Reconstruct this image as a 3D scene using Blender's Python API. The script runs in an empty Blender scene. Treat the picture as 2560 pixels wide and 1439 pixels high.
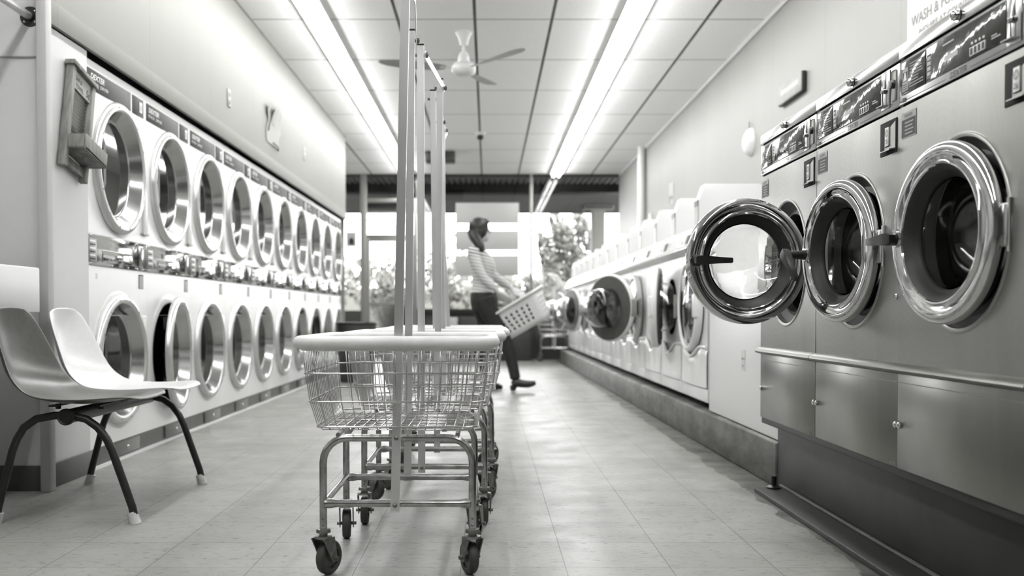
import bpy, bmesh, math, random
from mathutils import Vector, Matrix
random.seed(7)
SC = bpy.context.scene
COL = SC.collection
R = math.radians

# ---------------------------------------------------------------- camera
F_PX = 2420.0
PITCH = 1.3
CAM_H = 0.75
cam_data = bpy.data.cameras.new('camera')
cam = bpy.data.objects.new('camera', cam_data)
COL.objects.link(cam)
cam.location = (0, 0, CAM_H)
cam.rotation_euler = (R(90 - PITCH), 0, 0)
cam_data.sensor_width = 36.0
cam_data.lens = 36.0 * F_PX / 2560
cam_data.shift_x = 60 / 2560
cam_data.shift_y = (785 + F_PX * math.tan(R(PITCH)) - 719.5) / 2560
cam_data.dof.use_dof = True
cam_data.dof.focus_distance = 3.15
cam_data.dof.aperture_fstop = 2.6
cam_data.clip_start = 0.05
SC.camera = cam

# ---------------------------------------------------------------- world, exposure
world = bpy.data.worlds.new('world')
SC.world = world
world.use_nodes = True
bg = world.node_tree.nodes['Background']
bg.inputs[0].default_value = (1, 1, 1, 1)
bg.inputs[1].default_value = 4.2
TUBE_POWER = 13.0
SC.view_settings.view_transform = 'Standard'
SC.view_settings.look = 'None'
SC.view_settings.gamma = 1
SC.view_settings.exposure = 1.6
SC.view_settings.use_curve_mapping = False
SC.cycles.use_denoising = True
SC.cycles.max_bounces = 9
SC.cycles.transparent_max_bounces = 24
SC.cycles.caustics_reflective = False
SC.cycles.caustics_refractive = False
SC.cycles.sample_clamp_indirect = 6.0

# ---------------------------------------------------------------- node and material helpers
class NT:
    def __init__(s, name):
        s.m = bpy.data.materials.new(name); s.m.use_nodes = True
        s.t = s.m.node_tree; s.n = s.t.nodes; s.b = s.n['Principled BSDF']; s.out = s.n['Material Output']
        s._co = None
    def put(s, sock, v):
        if hasattr(v, 'is_linked') or isinstance(v, bpy.types.NodeSocket): s.t.links.new(v, sock)
        elif isinstance(v, (tuple, list)): sock.default_value = v
        else: sock.default_value = v
    @property
    def co(s):
        if s._co is None: s._co = s.n.new('ShaderNodeTexCoord').outputs['Object']
        return s._co
    def xyz(s):
        n = s.n.new('ShaderNodeSeparateXYZ'); s.put(n.inputs[0], s.co); return n.outputs
    def math(s, op, a, b=0.0, c=0.0):
        n = s.n.new('ShaderNodeMath'); n.operation = op
        s.put(n.inputs[0], a); s.put(n.inputs[1], b); s.put(n.inputs[2], c); return n.outputs[0]
    def noise(s, scale, detail=3, sc=(1, 1, 1), rough=.5, dist=0.0):
        mp = s.n.new('ShaderNodeMapping'); mp.inputs['Scale'].default_value = sc; s.put(mp.inputs[0], s.co)
        n = s.n.new('ShaderNodeTexNoise'); s.put(n.inputs['Vector'], mp.outputs[0])
        n.inputs['Scale'].default_value = scale; n.inputs['Detail'].default_value = detail
        n.inputs['Roughness'].default_value = rough; n.inputs['Distortion'].default_value = dist
        return n.outputs[0]
    def ramp(s, v, a, b, c0=0.0, c1=1.0):
        n = s.n.new('ShaderNodeMapRange'); s.put(n.inputs[0], v)
        n.inputs[1].default_value = a; n.inputs[2].default_value = b
        n.inputs[3].default_value = c0; n.inputs[4].default_value = c1; return n.outputs[0]
    def mix(s, f, a, b):
        n = s.n.new('ShaderNodeMix'); n.data_type = 'FLOAT'
        s.put(n.inputs[0], f); s.put(n.inputs[2], a); s.put(n.inputs[3], b); return n.outputs[0]
    def grey(s, v):
        n = s.n.new('ShaderNodeCombineColor'); s.put(n.inputs[0], v); s.put(n.inputs[1], v)
        s.put(n.inputs[2], s.math('MULTIPLY', v, s.ramp(v, 0, .5, .88, .995))); return n.outputs[0]
    def base(s, v):
        if isinstance(v, (int, float)): s.b.inputs['Base Color'].default_value = (v, v, v * (.88 + .115 * min(1, v / .5)), 1)
        else: s.put(s.b.inputs['Base Color'], s.grey(v))
    def bump(s, h, strength, dist=.01):
        n = s.n.new('ShaderNodeBump'); n.inputs['Strength'].default_value = strength
        n.inputs['Distance'].default_value = dist
        s.put(n.inputs['Height'], h); s.put(s.b.inputs['Normal'], n.outputs[0])
    def rough(s, v): s.put(s.b.inputs['Roughness'], v)
    def metal(s, v=1.0): s.b.inputs['Metallic'].default_value = v
    def line(s, coord, off, period, half):
        a = s.math('DIVIDE', s.math('SUBTRACT', coord, off), period)
        d = s.math('ABSOLUTE', s.math('SUBTRACT', a, s.math('ROUND', a)))
        return s.math('LESS_THAN', d, half / period)

def simple(name, g, rough=.5, metal=0.0, var=0.0, scale=8.0, bump=0.0, sc=(1, 1, 1), coat=0.0):
    k = NT(name)
    if var: k.base(k.ramp(k.noise(scale, 4, sc), .3, .7, g * (1 - var), g * (1 + var)))
    else: k.base(g)
    k.rough(rough); k.metal(metal)
    if bump: k.bump(k.noise(scale * 3, 3, sc), bump)
    if coat: k.b.inputs['Coat Weight'].default_value = coat; k.b.inputs['Coat Roughness'].default_value = .08
    return k.m

def glass_mat(name, tint=.96, ior=1.45, rough=0.0):
    k = NT(name)
    tr = k.n.new('ShaderNodeBsdfTransparent'); tr.inputs[0].default_value = (tint, tint, tint, 1)
    gl = k.n.new('ShaderNodeBsdfGlossy'); gl.inputs['Roughness'].default_value = rough
    fr = k.n.new('ShaderNodeFresnel'); ge = k.n.new('ShaderNodeNewGeometry')
    k.put(fr.inputs[0], k.mix(ge.outputs['Backfacing'], ior, 1 / ior))     # same reflectance from either side of a thin pane
    mx = k.n.new('ShaderNodeMixShader')
    k.put(mx.inputs[0], fr.outputs[0]); k.put(mx.inputs[1], tr.outputs[0]); k.put(mx.inputs[2], gl.outputs[0])
    k.put(k.out.inputs[0], mx.outputs[0]); return k.m

M = {}
M['enamel'] = simple('white_enamel', .8, .3, var=.03, scale=3)
M['enamel_trim'] = simple('white_enamel_trim', .8, .22)
M['wash_white'] = simple('washer_white', .82, .26)
M['coin_white'] = simple('coin_box_white', .74, .4)
M['wood_white'] = simple('white_board', .62, .45, var=.03, scale=4)
M['black'] = simple('black_plastic', .012, .35)
M['rubber'] = simple('black_rubber', .009, .5)
M['void'] = simple('dark_cavity', .006, .8)
M['label'] = simple('dark_label', .03, .5)
M['label'].node_tree.nodes['Principled BSDF'].inputs['Specular IOR Level'].default_value = .3
M['print'] = simple('white_print', .75, .4)
M['ink'] = simple('faded_ink', .16, .5)
M['greyprint'] = simple('grey_print', .35, .4)
M['darkprint'] = simple('dark_print', .03, .5)
M['chrome'] = simple('chrome', .62, .05, 1)
M['tube_chrome'] = simple('worn_chrome', .44, .22, 1, var=.3, scale=30)
M['wire'] = simple('wire_chrome', .62, .2, 1)
M['alu'] = simple('aluminium', .7, .34, .85, var=.08, scale=12, sc=(1, 1, .1))
M['rim'] = simple('vinyl_rim', .78, .4, var=.1, scale=14)
M['caster'] = simple('caster_steel', .2, .4, .8, var=.35, scale=40)
M['wheel'] = simple('wheel_rubber', .045, .5, var=.3, scale=30)
M['hubm'] = simple('wheel_hub', .12, .45)
M['kick'] = simple('dryer_kickplate', .075, .4, var=.15, scale=6)
M['kick2'] = simple('dryer_access_plate', .13, .3, var=.15, scale=6)
M['darkbase'] = simple('dark_baseboard', .06, .45, var=.15, scale=5)
M['glass'] = simple('clear_glass', .97, .0)
M['glass'].node_tree.nodes['Principled BSDF'].inputs['Transmission Weight'].default_value = 1.0
M['winglass'] = glass_mat('window_glass', .93, 1.5)
M['darkglass'] = simple('dark_door_glass', .02, .04)
M['mullion'] = simple('aluminium_mullion', .3, .4, .5)
M['sign'] = simple('grey_signboard', .43, .6)
M['oldpaper'] = simple('old_paper', .32, .7)
M['outlet'] = simple('outlet_plastic', .33, .4)
M['wood_light'] = simple('light_wood', .3, .6, var=.2, scale=14, sc=(1, 1, .12))
M['paper'] = simple('paper', .72, .7)
M['skin'] = simple('skin', .5, .5, var=.04, scale=12)
M['denim'] = simple('dark_denim', .02, .8, var=.3, scale=30)
M['leather'] = simple('black_leather', .015, .35)
M['basket'] = simple('white_basket_plastic', .78, .4)
M['chair_grey'] = simple('grey_fibreglass', .085, .32, var=.12, scale=60)
M['chair_white'] = simple('pale_fibreglass', .66, .3, var=.03, scale=60)
M['legsteel'] = simple('dark_steel', .02, .4, .3, var=.3, scale=20)
M['tip'] = simple('pale_foot_cap', .55, .6, var=.15, scale=40)
M['canopy'] = simple('dark_canopy', .013, .8)
M['column'] = simple('grey_column', .11, .7)
M['deck'] = simple('deck_metal', .05, .6)
M['streetwall'] = simple('street_wall_paint', .105, .8, var=.1, scale=.3)
M['asphalt'] = simple('pavement', .065, .9, var=.1, scale=1)
M['leaf'] = simple('tree_leaf', .075, .6, var=.3, scale=1)
M['filler'] = simple('filler_board', .86, .4)
M['postpaint'] = simple('post_paint', .42, .5)
M['farleaf'] = simple('far_leaf', .12, .7, var=.3, scale=1)
M['bark'] = simple('bark', .12, .9)
M['grassblade'] = simple('dry_grass', .11, .8, var=.3, scale=3)
M['barrel'] = simple('dark_barrel', .05, .5, var=.2)
M['crate'] = simple('dark_crate', .035, .6, var=.2)
M['plaque'] = simple('grey_plaque', .3, .6, var=.15, scale=12)
M['iron'] = simple('iron_flange', .045, .45, .6, var=.2, scale=30)
M['fanwhite'] = simple('fan_white', .68, .35)
M['blade'] = simple('fan_blade', .34, .4)
M['backwall'] = simple('back_wall_paint', .22, .7)
M['shade_fill'] = simple('basket_shade_fill', .02, .9, var=.3, scale=20, bump=.3)  # near-black stand-in for the shade inside the basket

def steel(name, g, r0, r1, wav, swirl=.25):
    k = NT(name); k.metal(1)
    k.base(k.ramp(k.noise(2.2, 4, (1, 1, .35), .6, .8), .3, .7, g * .86, g * 1.08))
    sw = k.n.new('ShaderNodeTexWave'); sw.wave_type = 'RINGS'; sw.rings_direction = 'SPHERICAL'      # buffing swirls
    mp = k.n.new('ShaderNodeMapping'); mp.inputs['Location'].default_value = (.1, 0, -1.15); k.put(mp.inputs[0], k.co); k.put(sw.inputs[0], mp.outputs[0])
    sw.inputs['Scale'].default_value = 14; sw.inputs['Distortion'].default_value = 5; sw.inputs['Detail'].default_value = 3
    k.rough(k.ramp(k.math('ADD', k.math('MULTIPLY', sw.outputs[1], swirl), k.noise(5, 4)), .3, .95, r0, r1))
    k.bump(k.noise(2.2, 0, (1.2, 1, .35)), wav, .03)
    return k.m
M['steel'] = steel('brushed_stainless', .32, .27, .38, .45)
M['steel_low'] = steel('brushed_stainless_lower', .25, .27, .37, .3, 0)
M['trimsteel'] = simple('trim_steel', .22, .36, 1, var=.08, scale=20, sc=(.05, 1, 1))
M['panelsteel'] = simple('console_steel', .5, .2, 1, var=.05, scale=20, sc=(.05, 1, 1))
M['band'] = simple('dryer_console_chrome', .6, .09, 1, var=.15, scale=5)
M['drum'] = simple('drum_steel', .45, .22, 1)
M['cone'] = simple('door_cone_steel', .48, .16, 1, var=.05)
M['ring'] = simple('door_ring_metal', .58, .25, .6)

def wood():
    k = NT('grey_wood')
    n = k.noise(14, 4, (1, 1, .12), .6, 1.5)
    k.base(k.ramp(n, .3, .7, .1, .27)); k.rough(.6); k.bump(n, .2, .004)
    return k.m
M['wood'] = wood()

def floor_mat():
    k = NT('vinyl_floor_tiles'); X, Y, Z = k.xyz()
    s = .31
    gx = k.line(X, -.39, s, .0014); gy = k.line(Y, 3.167, s, .0013)
    grout = k.math('MAXIMUM', gx, gy)
    ix = k.math('FLOOR', k.math('DIVIDE', k.math('SUBTRACT', X, -.39), s))
    iy = k.math('FLOOR', k.math('DIVIDE', k.math('SUBTRACT', Y, 3.167), s))
    wn = k.n.new('ShaderNodeTexWhiteNoise'); wn.noise_dimensions = '2D'
    cm = k.n.new('ShaderNodeCombineXYZ'); k.put(cm.inputs[0], ix); k.put(cm.inputs[1], iy)
    k.put(wn.inputs['Vector'], cm.outputs[0])
    tile = k.ramp(wn.outputs[0], 0, 1, .265, .295)
    fleck = k.ramp(k.noise(1, 3, (30, 55, 1), .7, .5), .56, .68, 0, .42)
    soft = k.ramp(k.noise(1.3, 4), .35, .7, .9, 1.06)
    scuff = k.ramp(k.noise(1, 2, (9, 120, 1), .6, 1.5), .64, .76, 0, .5)
    v = k.math('MULTIPLY', k.math('MULTIPLY', tile, soft), k.math('SUBTRACT', 1, k.math('MAXIMUM', fleck, scuff)))
    v = k.mix(k.math('MULTIPLY', grout, .88), v, .07)
    # the tiles stop in a broken edge before the plinth; worn concrete lies beyond
    edge = k.math('ADD', X, k.math('MULTIPLY', k.math('SUBTRACT', k.noise(2.6, 5, (1, 1, 1), .65), .5), .16))
    conc = k.math('GREATER_THAN', edge, 1.10)
    cv = k.ramp(k.noise(9, 5), .3, .7, .07, .17)
    v = k.mix(conc, v, cv)
    # grime gathered along the left wall and plinth
    gr = k.math('MULTIPLY', k.ramp(X, .78, 1.1, 0, 1), k.ramp(k.noise(3, 5, (1, .5, 1)), .5, .72, 0, .55))
    v = k.math('MULTIPLY', v, k.math('SUBTRACT', 1, gr))
    k.base(v)
    k.rough(k.ramp(k.noise(5, 4), .3, .7, .32, .5)); k.b.inputs['Specular IOR Level'].default_value = .3
    k.bump(k.math('SUBTRACT', k.math('MULTIPLY', k.noise(22, 3), .4), grout), .06, .004)
    return k.m
M['floor'] = floor_mat()

CEIL_X0, CEIL_S, CEIL_Y0, CEIL_L = -.104, .61, 16.2, 1.2125
def ceil_mat():
    k = NT('ceiling_tiles'); X, Y, Z = k.xyz()
    lx = k.line(X, CEIL_X0, CEIL_S, .0125); ly = k.line(Y, CEIL_Y0, CEIL_L, .011)
    v = k.ramp(k.noise(60, 3), .3, .7, .84, .9)
    v = k.mix(k.math('MULTIPLY', ly, .8), v, .2)
    v = k.mix(lx, v, k.ramp(k.noise(4, 3), .3, .7, .055, .12))
    k.base(v); k.rough(.8)
    k.bump(k.math('MAXIMUM', lx, ly), .3, .006)
    return k.m
M['ceiling'] = ceil_mat()

def wall_mat(name, off, per, g, rough=.42):
    k = NT(name); X, Y, Z = k.xyz()
    l = k.line(Y, off, per, .004)
    v = k.ramp(k.noise(2.0, 3, (1, 1, .3)), .3, .7, g * .97, g * 1.02)
    v = k.mix(k.math('MULTIPLY', l, .35), v, g * .6)
    k.base(v); k.rough(rough); k.bump(k.math('SUBTRACT', k.noise(3, 2, (1, 1, .2)), l), .06, .01)
    return k.m
M['wall_r'] = wall_mat('right_wall_panel', 5.19, 1.165, .27, .55)
M['wall_l'] = wall_mat('left_soffit_panel', 6.58, 1.175, .23, .62)
M['wall_plain'] = simple('white_wall', .54, .45, var=.03, scale=3)

def plinth_mat():
    k = NT('painted_concrete'); X, Y, Z = k.xyz()
    n = k.noise(7, 6, (1, .6, 1.6), .65)
    v = k.ramp(n, .3, .72, .06, .2)
    chip = k.ramp(k.noise(30, 3, (1, 1, .5)), .66, .74, 0, .7)
    v = k.math('MULTIPLY', v, k.math('SUBTRACT', 1, chip))
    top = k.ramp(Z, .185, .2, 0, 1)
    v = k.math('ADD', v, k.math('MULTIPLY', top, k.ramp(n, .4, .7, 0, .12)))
    k.base(v); k.rough(.5); k.bump(n, .15, .01); return k.m
M['plinth'] = plinth_mat()
M['blackbase'] = simple('black_base_paint', .018, .5, var=.3, scale=4, bump=.1)

def stripes():
    k = NT('striped_knit'); X, Y, Z = k.xyz()
    t = k.math('ADD', Z, k.math('MULTIPLY', X, .18))
    w = k.math('SINE', k.math('MULTIPLY', t, 2 * math.pi / .031))
    s = k.math('GREATER_THAN', w, .25)
    dark = k.ramp(Z, 1.29, 1.33, .36, .04)
    k.base(k.mix(s, .62, dark)); k.rough(.85); return k.m
M['stripe'] = stripes()
def hair_mat():
    k = NT('dark_hair'); k.base(k.ramp(k.noise(40, 2, (1, 1, .15)), .3, .7, .008, .03)); k.rough(.5); return k.m
M['hair'] = hair_mat()

def emit(name, s):
    k = NT(name); e = k.n.new('ShaderNodeEmission'); e.inputs[0].default_value = (1, 1, .99, 1); e.inputs[1].default_value = s
    k.put(k.out.inputs[0], e.outputs[0]); return k.m
M['tube'] = emit('fluorescent_tube', TUBE_POWER)

# ---------------------------------------------------------------- mesh builder
_txt = {}
def text_mesh(s, bold=False, italic=False):
    key = (s, bold, italic)
    if key not in _txt:
        cu = bpy.data.curves.new('t', 'FONT'); cu.body = s; cu.size = 1.0; cu.resolution_u = 3
        cu.align_x = 'LEFT'; cu.shear = .25 if italic else 0
        if bold: cu.offset = .02
        ob = bpy.data.objects.new('t', cu); COL.objects.link(ob)
        dg = bpy.context.evaluated_depsgraph_get()
        me = bpy.data.meshes.new_from_object(ob.evaluated_get(dg))
        vs = [v.co.copy() for v in me.vertices]; fs = [tuple(p.vertices) for p in me.polygons]
        bpy.data.objects.remove(ob); bpy.data.curves.remove(cu); bpy.data.meshes.remove(me)
        x1 = max([v.x for v in vs] or [1]); y1 = max([v.y for v in vs] or [1])
        _txt[key] = (vs, fs, x1, y1)
    return _txt[key]

class MB:
    def __init__(s): s.bm = bmesh.new(); s.mats = []
    def mi(s, m):
        m = M[m] if isinstance(m, str) else m
        if m not in s.mats: s.mats.append(m)
        return s.mats.index(m)
    def faces(s, vs, fs, m, T=None):
        i = s.mi(m); bv = [s.bm.verts.new((T @ Vector(v)) if T else Vector(v)) for v in vs]; out = []
        for f in fs:
            try: q = s.bm.faces.new([bv[a] for a in f])
            except ValueError: continue
            q.material_index = i; q.smooth = True; out.append(q)
        return bv, out
    def box(s, x0, x1, y0, y1, z0, z1, m, bev=0, T=None, seg=2):
        vs = [(x, y, z) for x in (x0, x1) for y in (y0, y1) for z in (z0, z1)]
        fs = [(0, 1, 3, 2), (4, 6, 7, 5), (0, 4, 5, 1), (2, 3, 7, 6), (0, 2, 6, 4), (1, 5, 7, 3)]
        bv, out = s.faces(vs, fs, m, T)
        if bev:
            es = list({e for f in out for e in f.edges})
            r = bmesh.ops.bevel(s.bm, geom=es, offset=bev, segments=seg, affect='EDGES', profile=.5)
            for f in out:
                if f.is_valid: f.smooth = False
            for f in r['faces']: f.smooth = True
        return s
    def quad(s, a, b, c, d, m, T=None): s.faces([a, b, c, d], [(0, 1, 2, 3)], m, T); return s
    def rect(s, u0, u1, v0, v1, y, m, T=None):          # upright rectangle facing -Y
        return s.quad((u0, y, v0), (u1, y, v0), (u1, y, v1), (u0, y, v1), m, T)
    def prism(s, prof, x0, x1, m, T=None, bev=0):       # (y,z) outline extruded along x
        n = len(prof); vs = [(x0, a, b) for a, b in prof] + [(x1, a, b) for a, b in prof]
        fs = [tuple(range(n)), tuple(range(2 * n - 1, n - 1, -1))] + [(i, n + i, n + (i + 1) % n, (i + 1) % n) for i in range(n)]
        bv, out = s.faces(vs, fs, m, T)
        if bev:
            es = list({e for f in out for e in f.edges})
            r = bmesh.ops.bevel(s.bm, geom=es, offset=bev, segments=2, affect='EDGES', profile=.5)
            for f in out:
                if f.is_valid: f.smooth = False
            for f in r['faces']: f.smooth = True
        return s
    def loft(s, rings, m, T=None, closed=False, caps=True):
        n = len(rings[0]); vs = [p for r in rings for p in r]; fs = []; k = len(rings)
        for j in range(k if closed else k - 1):
            a, b = j * n, ((j + 1) % k) * n
            fs += [(a + i, a + (i + 1) % n, b + (i + 1) % n, b + i) for i in range(n)]
        if caps and not closed: fs += [tuple(range(n - 1, -1, -1)), tuple(range((k - 1) * n, k * n))]
        s.faces(vs, fs, m, T); return s
    def tube(s, pts, r, m, n=8, closed=False, caps=True, T=None):
        P = [Vector(p) for p in pts]; k = len(P); rs = r if isinstance(r, (list, tuple)) else [r] * k
        tan = []
        for i in range(k):
            a = P[(i - 1) % k] if (closed or i > 0) else P[i]; b = P[(i + 1) % k] if (closed or i < k - 1) else P[i]
            tan.append((b - a).normalized())
        u = tan[0].orthogonal().normalized()
        if abs(tan[0].z) < .9:
            u = (Vector((0, 0, 1)) - tan[0] * tan[0].z).normalized()
        rings = []
        for i in range(k):
            u = (u - tan[i] * u.dot(tan[i])).normalized(); w = tan[i].cross(u)
            rings.append([P[i] + (u * math.cos(2 * math.pi * (j + .5) / n) + w * math.sin(2 * math.pi * (j + .5) / n)) * rs[i] for j in range(n)])
        return s.loft(rings, m, T, closed, caps)
    def cyl(s, a, b, r, m, n=16, r1=None, T=None): return s.tube([a, b], [r, r if r1 is None else r1], m, n, T=T)
    def lathe(s, prof, m, n=48, T=None, axis='y', closed=False):   # (radius, height); height runs along -Y (or +Z)
        k = len(prof); vs = []; fs = []; ms = m if isinstance(m, list) else None
        for rr, h in prof:
            for j in range(n):
                a = 2 * math.pi * j / n; c, q = rr * math.cos(a), rr * math.sin(a)
                vs.append((c, -h, q) if axis == 'y' else (c, q, h))
        segs = k if closed else k - 1
        i0 = [s.mi(x) for x in ms] if ms else None
        bv, out = s.faces(vs, [((j * n + i), (j * n + (i + 1) % n), (((j + 1) % k) * n + (i + 1) % n), (((j + 1) % k) * n + i)) for j in range(segs) for i in range(n)], ms[0] if ms else m, T)
        if ms:
            for q, f in enumerate(out): f.material_index = i0[q // n]
        return s
    def disc(s, c, r, m, n=24, T=None, axis='y'):
        vs = [(c[0] + r * math.cos(2 * math.pi * j / n), c[1], c[2] + r * math.sin(2 * math.pi * j / n)) if axis == 'y' else
              (c[0] + r * math.cos(2 * math.pi * j / n), c[1] + r * math.sin(2 * math.pi * j / n), c[2]) for j in range(n)]
        s.faces(vs, [tuple(range(n))], m, T); return s
    def ball(s, c, r, m, n=16, T=None, k=10):
        r = r if isinstance(r, (tuple, list)) else (r, r, r); rings = []
        for i in range(k + 1):
            t = math.pi * (i + .02) / (k + .04); rings.append([(c[0] + r[0] * math.sin(t) * math.cos(2 * math.pi * j / n), c[1] + r[1] * math.sin(t) * math.sin(2 * math.pi * j / n), c[2] + r[2] * math.cos(t)) for j in range(n)])
        return s.loft(rings, m, T)
    def hole_plate(s, u0, u1, v0, v1, cu, cv, r, y, m, n=48, T=None):  # upright plate with a round hole, facing -Y
        vs = []; fs = []
        ang = [2 * math.pi * j / n for j in range(n)]
        for c in ((u0, v0), (u1, v0), (u1, v1), (u0, v1)): ang.append(math.atan2(c[1] - cv, c[0] - cu) % (2 * math.pi))
        ang = sorted(set(round(a, 6) for a in ang)); k = len(ang)
        for a in ang:
            c, q = math.cos(a), math.sin(a)
            t = min([(u1 - cu) / c if c > 1e-9 else 1e9, (u0 - cu) / c if c < -1e-9 else 1e9, (v1 - cv) / q if q > 1e-9 else 1e9, (v0 - cv) / q if q < -1e-9 else 1e9])
            vs += [(cu + r * c, y, cv + r * q), (cu + t * c, y, cv + t * q)]
        fs = [(2 * i, 2 * i + 1, 2 * ((i + 1) % k) + 1, 2 * ((i + 1) % k)) for i in range(k)]
        s.faces(vs, fs, m, T); return s
    def text(s, t, u, y, v, h, m, T=None, bold=False, italic=False, width=None, right=(1, 0, 0), up=(0, 0, 1)):
        vs, fs, x1, y1 = text_mesh(t, bold, italic)
        sy = h / .72; sx = sy if width is None else width / x1
        o = Vector((u, y, v)); a = Vector(right); b = Vector(up)
        s.faces([o + a * (p.x * sx) + b * (p.y * sy) for p in vs], fs, m, T); return s
    def build(s, name, parent=None, loc=(0, 0, 0), rot=(0, 0, 0), sharp=46, label=None, sub=0, fix=True):
        me = bpy.data.meshes.new(name)
        if fix: bmesh.ops.recalc_face_normals(s.bm, faces=s.bm.faces)
        s.bm.to_mesh(me); s.bm.free()
        for m in s.mats: me.materials.append(m)
        if sharp: me.set_sharp_from_angle(angle=R(sharp))
        o = bpy.data.objects.new(name, me); COL.objects.link(o)
        o.parent = parent; o.location = loc; o.rotation_euler = rot
        if label: o['label'] = label
        if sub:
            md = o.modifiers.new('sub', 'SUBSURF'); md.levels = md.render_levels = sub
        return o

def tag(o, label, cat, group=None, kind=None):
    o['label'] = label; o['category'] = cat
    if group: o['group'] = group
    if kind: o['kind'] = kind
    return o
def struct(o, label=None):
    o['kind'] = 'structure'
    if label: o['label'] = label
    return o
def thing(name, label, cat, loc=(0, 0, 0), rz=0.0, group=None):
    o = bpy.data.objects.new(name, None); COL.objects.link(o); o.empty_display_size = .1
    o.location = loc; o.rotation_euler = (0, 0, rz); return tag(o, label, cat, group)
def copy_tree(o, parent=None):
    c = o.copy(); COL.objects.link(c)
    if parent: c.parent = parent
    for ch in list(o.children): copy_tree(ch, c)
    return c
def arc(c, r, a0, a1, n, plane='xz', z=0.0):
    out = []
    for i in range(n + 1):
        a = R(a0 + (a1 - a0) * i / n); p, q = c[0] + r * math.cos(a), c[1] + r * math.sin(a)
        out.append((p, z, q) if plane == 'xz' else (p, q, z) if plane == 'xy' else (z, p, q))
    return out
def rrect(x0, x1, y0, y1, r, z, n=5):
    pts = []
    for cx, cy, a in ((x1 - r, y1 - r, 0), (x0 + r, y1 - r, 90), (x0 + r, y0 + r, 180), (x1 - r, y0 + r, 270)):
        pts += [(cx + r * math.cos(R(a + 90 * i / n)), cy + r * math.sin(R(a + 90 * i / n)), z) for i in range(n + 1)]
    return pts
# ================================================================ SETTING
CEIL_Z = 3.08; YF = 16.2; XR = 2.2; XD = -1.90; XS = -1.875; Y_S0, Y_S1 = 4.13, 12.78
YB = -4.0; XL = -3.4

b = MB(); b.quad((XL, YB, 0), (XR + .1, YB, 0), (XR + .1, YF + .1, 0), (XL, YF + .1, 0), 'floor')
struct(b.build('floor'), 'worn pale vinyl floor tiles')
b = MB(); b.box(XL, XR + .1, YB, YF, CEIL_Z, CEIL_Z + .05, 'ceiling')
struct(b.build('ceiling'), 'suspended ceiling of white tiles')
b = MB(); b.box(XR, XR + .12, YB, YF + .1, 0, CEIL_Z, 'wall_r'); struct(b.build('wall_right'))
b = MB(); b.box(XL - .12, XL, YB, YF + .1, 0, CEIL_Z, 'wall_plain'); struct(b.build('wall_left'))
b = MB(); b.box(XL, XR, YB - .12, YB, 0, CEIL_Z, 'backwall'); struct(b.build('wall_back'))
# soffit wall above the dryers, with its bottom fascia strip
b = MB(); b.box(XS - .016, XS, Y_S0, Y_S1, 1.995, CEIL_Z, 'wall_l'); b.box(XL, XS - .016, Y_S1 - .02, Y_S1, 0, CEIL_Z, 'wall_l'); b.box(XL, XS - .016, Y_S0, Y_S0 + .02, 1.995, CEIL_Z, 'wall_l')
b.box(XS - .012, XS + .008, Y_S0 - .006, Y_S1, 1.992, 2.095, 'wall_l', bev=.002)
struct(b.build('wall_upper_left'), 'white soffit wall above the dryers')
# short wall facing the camera and the side panel that closes the dryer row
b = MB(); b.box(XL, -1.90, 4.10, 4.13, 0, 1.995, 'wall_plain'); b.box(XL, XS - .01, 4.115, 4.13, 1.995, CEIL_Z, 'wall_plain')
b.box(XL, -1.9, 4.094, 4.101, 1.828, 1.834, 'mullion')
struct(b.build('wall_front_left'), 'white wall behind the chairs')
b = MB(); b.box(XL, -1.885, 4.13, 4.575, 0, 1.985, 'wall_plain'); struct(b.build('wall_side_panel'))
b = MB(); b.box(-1.885, -1.842, 4.06, 4.115, 0, CEIL_Z, 'postpaint', bev=.004); struct(b.build('trim_1'), 'white corner post')
b = MB(); b.box(XL, -1.886, 4.088, 4.10, 0, .108, 'darkbase', bev=.002); struct(b.build('baseboard_front'), 'dark rubber baseboard')
b = MB(); b.box(-1.886, -1.874, 4.115, 4.575, 0, .105, 'darkbase', bev=.002); struct(b.build('baseboard_left'), 'dark rubber baseboard')
b = MB(); b.box(XR - .02, XR, YB, YF, CEIL_Z - .04, CEIL_Z, 'wall_plain', bev=.004); struct(b.build('trim_2'), 'white ceiling trim')
b = MB(); b.box(XS, XS + .012, Y_S0, Y_S1, CEIL_Z - .012, CEIL_Z, 'mullion'); struct(b.build('trim_3'))
# plinth under the washers
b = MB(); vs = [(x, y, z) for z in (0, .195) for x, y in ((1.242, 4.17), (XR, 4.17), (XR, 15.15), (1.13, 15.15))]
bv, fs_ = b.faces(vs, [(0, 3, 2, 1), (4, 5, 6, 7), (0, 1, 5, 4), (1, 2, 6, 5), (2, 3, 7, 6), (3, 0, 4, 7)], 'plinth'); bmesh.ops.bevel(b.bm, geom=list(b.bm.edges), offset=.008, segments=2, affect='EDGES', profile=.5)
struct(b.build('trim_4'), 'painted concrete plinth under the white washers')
b = MB(); b.box(1.25, XR, 2.0, 4.168, 0, .30, 'blackbase', bev=.004); b.box(1.175, 1.25, 2.0, 4.15, .285, .312, 'blackbase', bev=.004)
struct(b.build('trim_5'), 'black base under the steel washers')
b = MB(); b.box(1.125, 1.25, .6, 4.075, 0, .02, 'blackbase', bev=.002); b.box(1.237, 1.25, .6, 4.1, .018, .03, 'plinth', bev=.004)
struct(b.build('trim_6'), 'black kerb strip on the floor')
b = MB(); b.box(1.264, 1.29, 4.172, 5.525, .2, .965, 'filler', bev=.003); b.box(1.29, XR, 4.172, 5.525, .93, .96, 'filler')
struct(b.build('trim_7'), 'white filler panel beside the steel washers')

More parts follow.
